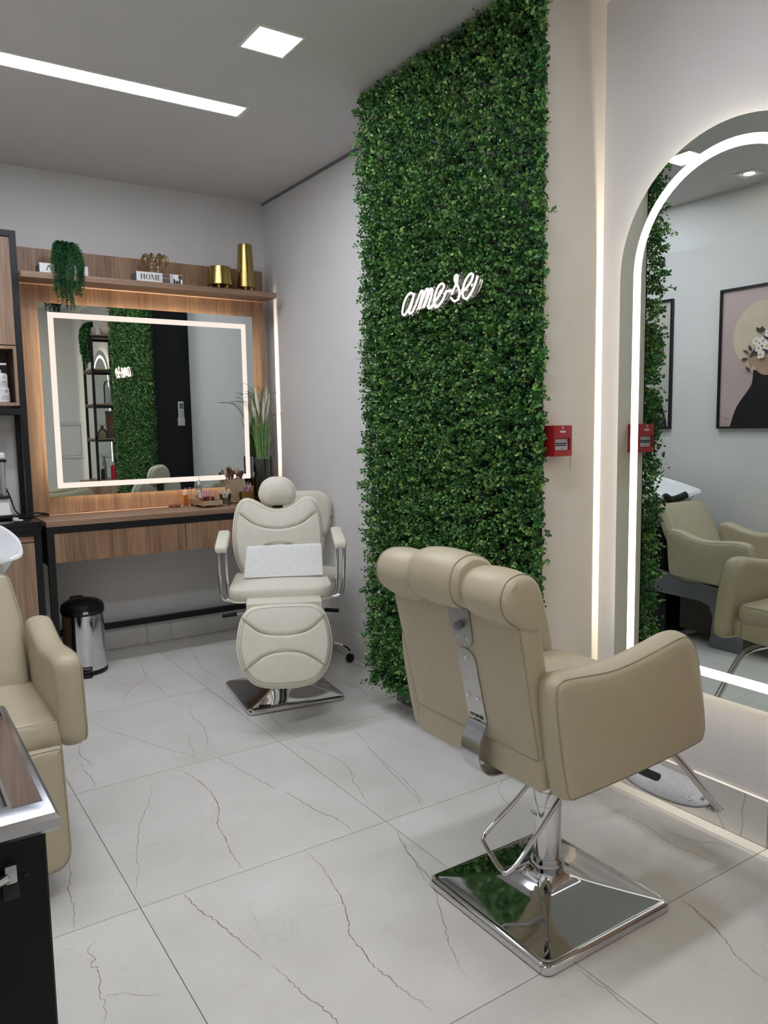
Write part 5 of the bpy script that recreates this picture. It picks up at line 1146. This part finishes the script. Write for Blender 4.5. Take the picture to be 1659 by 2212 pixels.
# cotton swabs
x, y = 1.965, 4.905
t = thing('swab_cup', 'faceted clear glass cup of cotton swabs', 'cup', (x, y, TT))
part('glass', M().rings([[(x + r * math.cos(a), y + r * math.sin(a), TT + z) for a in np.linspace(0, 2 * math.pi, 10, endpoint=False)] for r, z in ((.03, 0), (.04, .06), (.041, .075), (.037, .075), (.028, .006))]), 'clear_glass', t, w=True, angle=10)
part('facet_pattern', M().rings([[(x + r * math.cos(a + tw), y + r * math.sin(a + tw), TT + z) for a in np.linspace(0, 2 * math.pi, 16, endpoint=False)] for r, z, tw in ((.026, .006, 0), (.03, .02, .2), (.031, .034, 0), (.033, .048, .2))]), 'satin_steel', t, w=True, angle=5)
for k in range(16):
    a = k * 2.4; r1 = .006 + .0012 * k; tilt = .35 * r1 / .026
    b0 = (x + r1 * .6 * math.cos(a), y + r1 * .6 * math.sin(a), TT + .05); tp = (x + (r1 + .018) * math.cos(a), y + (r1 + .018) * math.sin(a), TT + .095 + .012 * math.sin(k * 1.7))
    o = single('cotton_swab', M().tube([b0, tp], .0012, 6).tube([tuple(Vector(b0).lerp(Vector(tp), q)) for q in (.78, .84, .95, 1.0)], [.0018, .0034, .0034, .0015], 8), 'white_matte', 'white cotton swab standing in the faceted glass cup', 'cotton swab', 'cotton swabs in the glass cup')
# brush box
hx0, hx1, hy0, hy1, hz = 2.03, 2.125, 4.965, 5.06, .165
t = thing('brush_holder', 'square glitter brush holder on gold feet full of makeup brushes', 'brush holder', ((hx0 + hx1) / 2, (hy0 + hy1) / 2, TT))
m = M().box(hx0, hx1, hy0, hy1, TT + .012, TT + .016)
m.box(hx0, hx1, hy0, hy0 + .004, TT + .016, TT + hz).box(hx0, hx1, hy1 - .004, hy1, TT + .016, TT + hz).box(hx0, hx0 + .004, hy0 + .004, hy1 - .004, TT + .016, TT + hz).box(hx1 - .004, hx1, hy0 + .004, hy1 - .004, TT + .016, TT + hz)
part('box', m, 'glitter', t, w=True)
for xx in (hx0 + .008, hx1 - .008):
    for yy in (hy0 + .008, hy1 - .008): part('foot', M().lathe([(0, TT), (.006, TT), (.008, TT + .0118), (0, TT + .0118)], 10, (xx, yy)), 'gold', t, w=True)
BR = [(2.045, 4.985, -.02, -.005, .205, .012, 'bristle_brown'), (2.06, 4.98, -.012, -.01, .212, .011, 'bristle_brown'), (2.085, 4.99, .002, -.005, .245, .019, 'bristle_tan'), (2.065, 5.0, -.005, .004, .225, .014, 'bristle_brown'), (2.1, 4.985, .01, -.008, .205, .012, 'bristle_brown'), (2.11, 5.0, .022, .0, .222, .013, 'bristle_brown'), (2.045, 5.02, -.022, .01, .228, .014, 'bristle_tan'), (2.07, 5.03, -.004, .012, .235, .013, 'bristle_brown'), (2.105, 5.03, .016, .01, .228, .012, 'bristle_brown')]
for k, (x, y, dx, dy, h, r, ma) in enumerate(BR):
    lab = 'large pale powder brush standing tallest in the glitter holder' if k == 2 else ('tan makeup brush at the back of the glitter holder' if k == 6 else 'brown makeup brush in the glitter holder')
    b = thing('makeup_brush', lab, 'brush', (x, y, TT + .017), 0, 'brushes in the glitter holder')
    P0 = Vector((x, y, TT + .017)); P1 = Vector((x + dx, y + dy, TT + h)); L = lambda q: tuple(P0.lerp(P1, q))
    part('handle', M().tube([L(0), L(.7)], .0035, 8), 'black_plastic', b, w=True)
    part('ferrule', M().tube([L(.7), L(.8)], [.0035, r * .5], 8), 'rose_gold', b, w=True)
    part('bristles', M().tube([L(q) for q in (.8, .86, .92, .97, 1.0)], [r * .5, r * .85, r, r * .8, r * .25], 12), ma, b, w=True)
# gold cup with pencils
x, y = 2.105, 4.885
t = thing('gold_cup', 'faceted gold cup holding purple eyeliner brushes', 'cup', (x, y, TT))
part('cup', M().rings([[(x + r * math.cos(a + tw), y + r * math.sin(a + tw), TT + z) for a in np.linspace(0, 2 * math.pi, 14, endpoint=False)] for r, z, tw in ((.04, 0, 0), (.044, .028, .22), (.047, .055, 0), (.05, .082, .22), (.046, .082, .22), (.038, .01, .22))]), 'gold', t, w=True, angle=5)
for k, (dx, dy, h, ma) in enumerate(((.005, 0, .15, 'purple'), (.018, -.006, .152, 'purple'), (.03, .004, .135, 'label_grey'), (.038, -.004, .142, 'purple'), (.045, .008, .147, 'gloss_dark'))):
    lab = ['tall purple eyeliner brush leftmost in the gold cup', 'tall purple eyeliner brush second from left in the gold cup', 'silver eyeliner brush in the middle of the gold cup', 'purple eyeliner brush right of the silver one in the gold cup', 'dark brush leaning rightmost in the gold cup'][k]
    b = thing('eyeliner_brush', lab, 'brush', (x - .02 + k * .008, y, TT + .012), 0, 'eyeliner brushes in the gold cup')
    P0 = Vector((x - .02 + k * .008, y + .005, TT + .012)); P1 = Vector((x + dx, y + dy, TT + h)); L = lambda q: tuple(P0.lerp(P1, q))
    part('handle', M().tube([L(0), L(.75)], .003, 8), ma, b, w=True); part('ferrule', M().tube([L(.75), L(.9)], .0028, 8), 'label_grey', b, w=True)
    part('tip', M().tube([L(.9), L(.96), L(1)], [.0028, .003, .0006], 8), 'bristle_tan' if k < 4 else 'bristle_brown', b, w=True)

# tall glass of ornamental grass
GX, GY = 2.283, 4.985
t = thing('ornamental_grass', 'tall glass vase of green grass with pale plumes at the end of the vanity', 'grass arrangement', (GX, GY, TT))
part('vase', M().lathe([(0, TT), (.07, TT), (.072, TT + .004), (.072, TT + .31), (.0705, TT + .31), (.0695, TT + .012)], 40, (GX, GY), cap=False), 'clear_glass', t, w=True)
n = 28; rg = []
for z in np.linspace(.006, .295, 16): rg.append([(GX + (.066 + rng.normal() * .0022) * math.cos(a), GY + (.066 + rng.normal() * .0022) * math.sin(a), TT + z) for a in np.linspace(0, 2 * math.pi, n, endpoint=False)])
part('bark_filling', M().rings(rg), 'bark', t, w=True, angle=20)
def blade(p, w):
    n = len(p); V = []; F = []
    for i, q in enumerate(p):
        d = (Vector(p[min(n - 1, i + 1)]) - Vector(p[max(0, i - 1)])).normalized(); s = d.cross(Vector((0.55, .83, 0))).normalized(); k = w * (1 - (i / (n - 1)) ** 1.6) + .0004; nn = d.cross(s) * k * .35
        V += [tuple(Vector(q) + s * k), tuple(Vector(q) + nn), tuple(Vector(q) - s * k)]
        if i: o = 3 * i; F += [(o - 3, o - 2, o + 1, o), (o - 2, o - 1, o + 2, o + 1)]
    return M().add(V, F)
Z0 = TT + .29; r3 = random.Random(11)
for k in range(44):
    a = r3.uniform(0, 6.283); rr = r3.uniform(.0, .035); bx, by = GX + rr * math.cos(a), GY + rr * math.sin(a) * .8
    sp = r3.uniform(.2, 1.0) * .075; h = r3.uniform(.18, .34); tx, ty = GX + math.cos(a) * (rr + sp), min(GY + math.sin(a) * (rr + sp) * .6, YP - .045)
    tx = min(tx, XR - .03)
    p = spline([(bx, by, Z0), (bx + (tx - bx) * .22, by + (ty - by) * .22, Z0 + h * .4), (bx + (tx - bx) * .6, by + (ty - by) * .6, Z0 + h * .78), (tx, ty, Z0 + h)], 4, False)
    part('blade', blade(p, r3.uniform(.003, .0055)), 'blade_green', t, w=True)
fine = M()
for k in range(46):
    a = r3.uniform(0, 6.283); h = r3.uniform(.4, .55); sp = r3.uniform(.03, .15)
    if k < 5: a = 3.3 + .2 * k; sp = .25; h = .42
    if k in (5, 6): a = -.35; sp = .155; h = .33
    tx, ty = min(GX + math.cos(a) * sp, XR - .015), max(min(GY + math.sin(a) * sp * .6, YP - .04), 4.8)
    dr = r3.uniform(.0, .06) if sp < .2 else .02
    p = spline([(GX + math.cos(a) * .02, GY + math.sin(a) * .015, Z0), (GX + (tx - GX) * .15, GY + (ty - GY) * .15, Z0 + h * .5), (GX + (tx - GX) * .5, GY + (ty - GY) * .5, Z0 + h * .9), (tx, ty, Z0 + h - dr)], 5, False)
    fine.tube(p, [.0011] * (len(p) - 1) + [.0004], 4)
part('fine_stems', fine, 'blade_dark', t, w=True, kind='stuff')
for k, (dx, dy, h, ln) in enumerate(((-.045, -.01, .50, .2), (-.02, .01, .47, .19), (.015, -.01, .44, .21), (.05, .0, .52, .2), (.078, .012, .47, .2), (-.06, .02, .42, .18))):
    m = M(); base = Vector((GX + dx * .45, GY + dy, Z0 + h - ln)); tip = Vector((GX + dx, GY + dy, Z0 + h))
    for q in range(420):
        s = r3.random(); p0 = base.lerp(tip, s * .85); a = r3.uniform(0, 6.283); wd_ = .03 * math.sin(math.pi * (.12 + .8 * s)) ** .8 * r3.uniform(.3, 1)
        p1 = p0 + Vector((math.cos(a) * wd_, math.sin(a) * wd_, r3.uniform(.018, .04))); sd = Vector((-math.sin(a), math.cos(a), 0)) * .0014
        o = len(m.v); m.v += [tuple(p0 - sd), tuple(p0 + sd), tuple(p1)]; m.f.append((o, o + 1, o + 2))
    m.tube([tuple(base.lerp(tip, q)) for q in (0, .3, .6, .9)], [.002, .011, .012, .003], 6)
    part('plume', m, 'plume', t, w=True, kind='stuff')
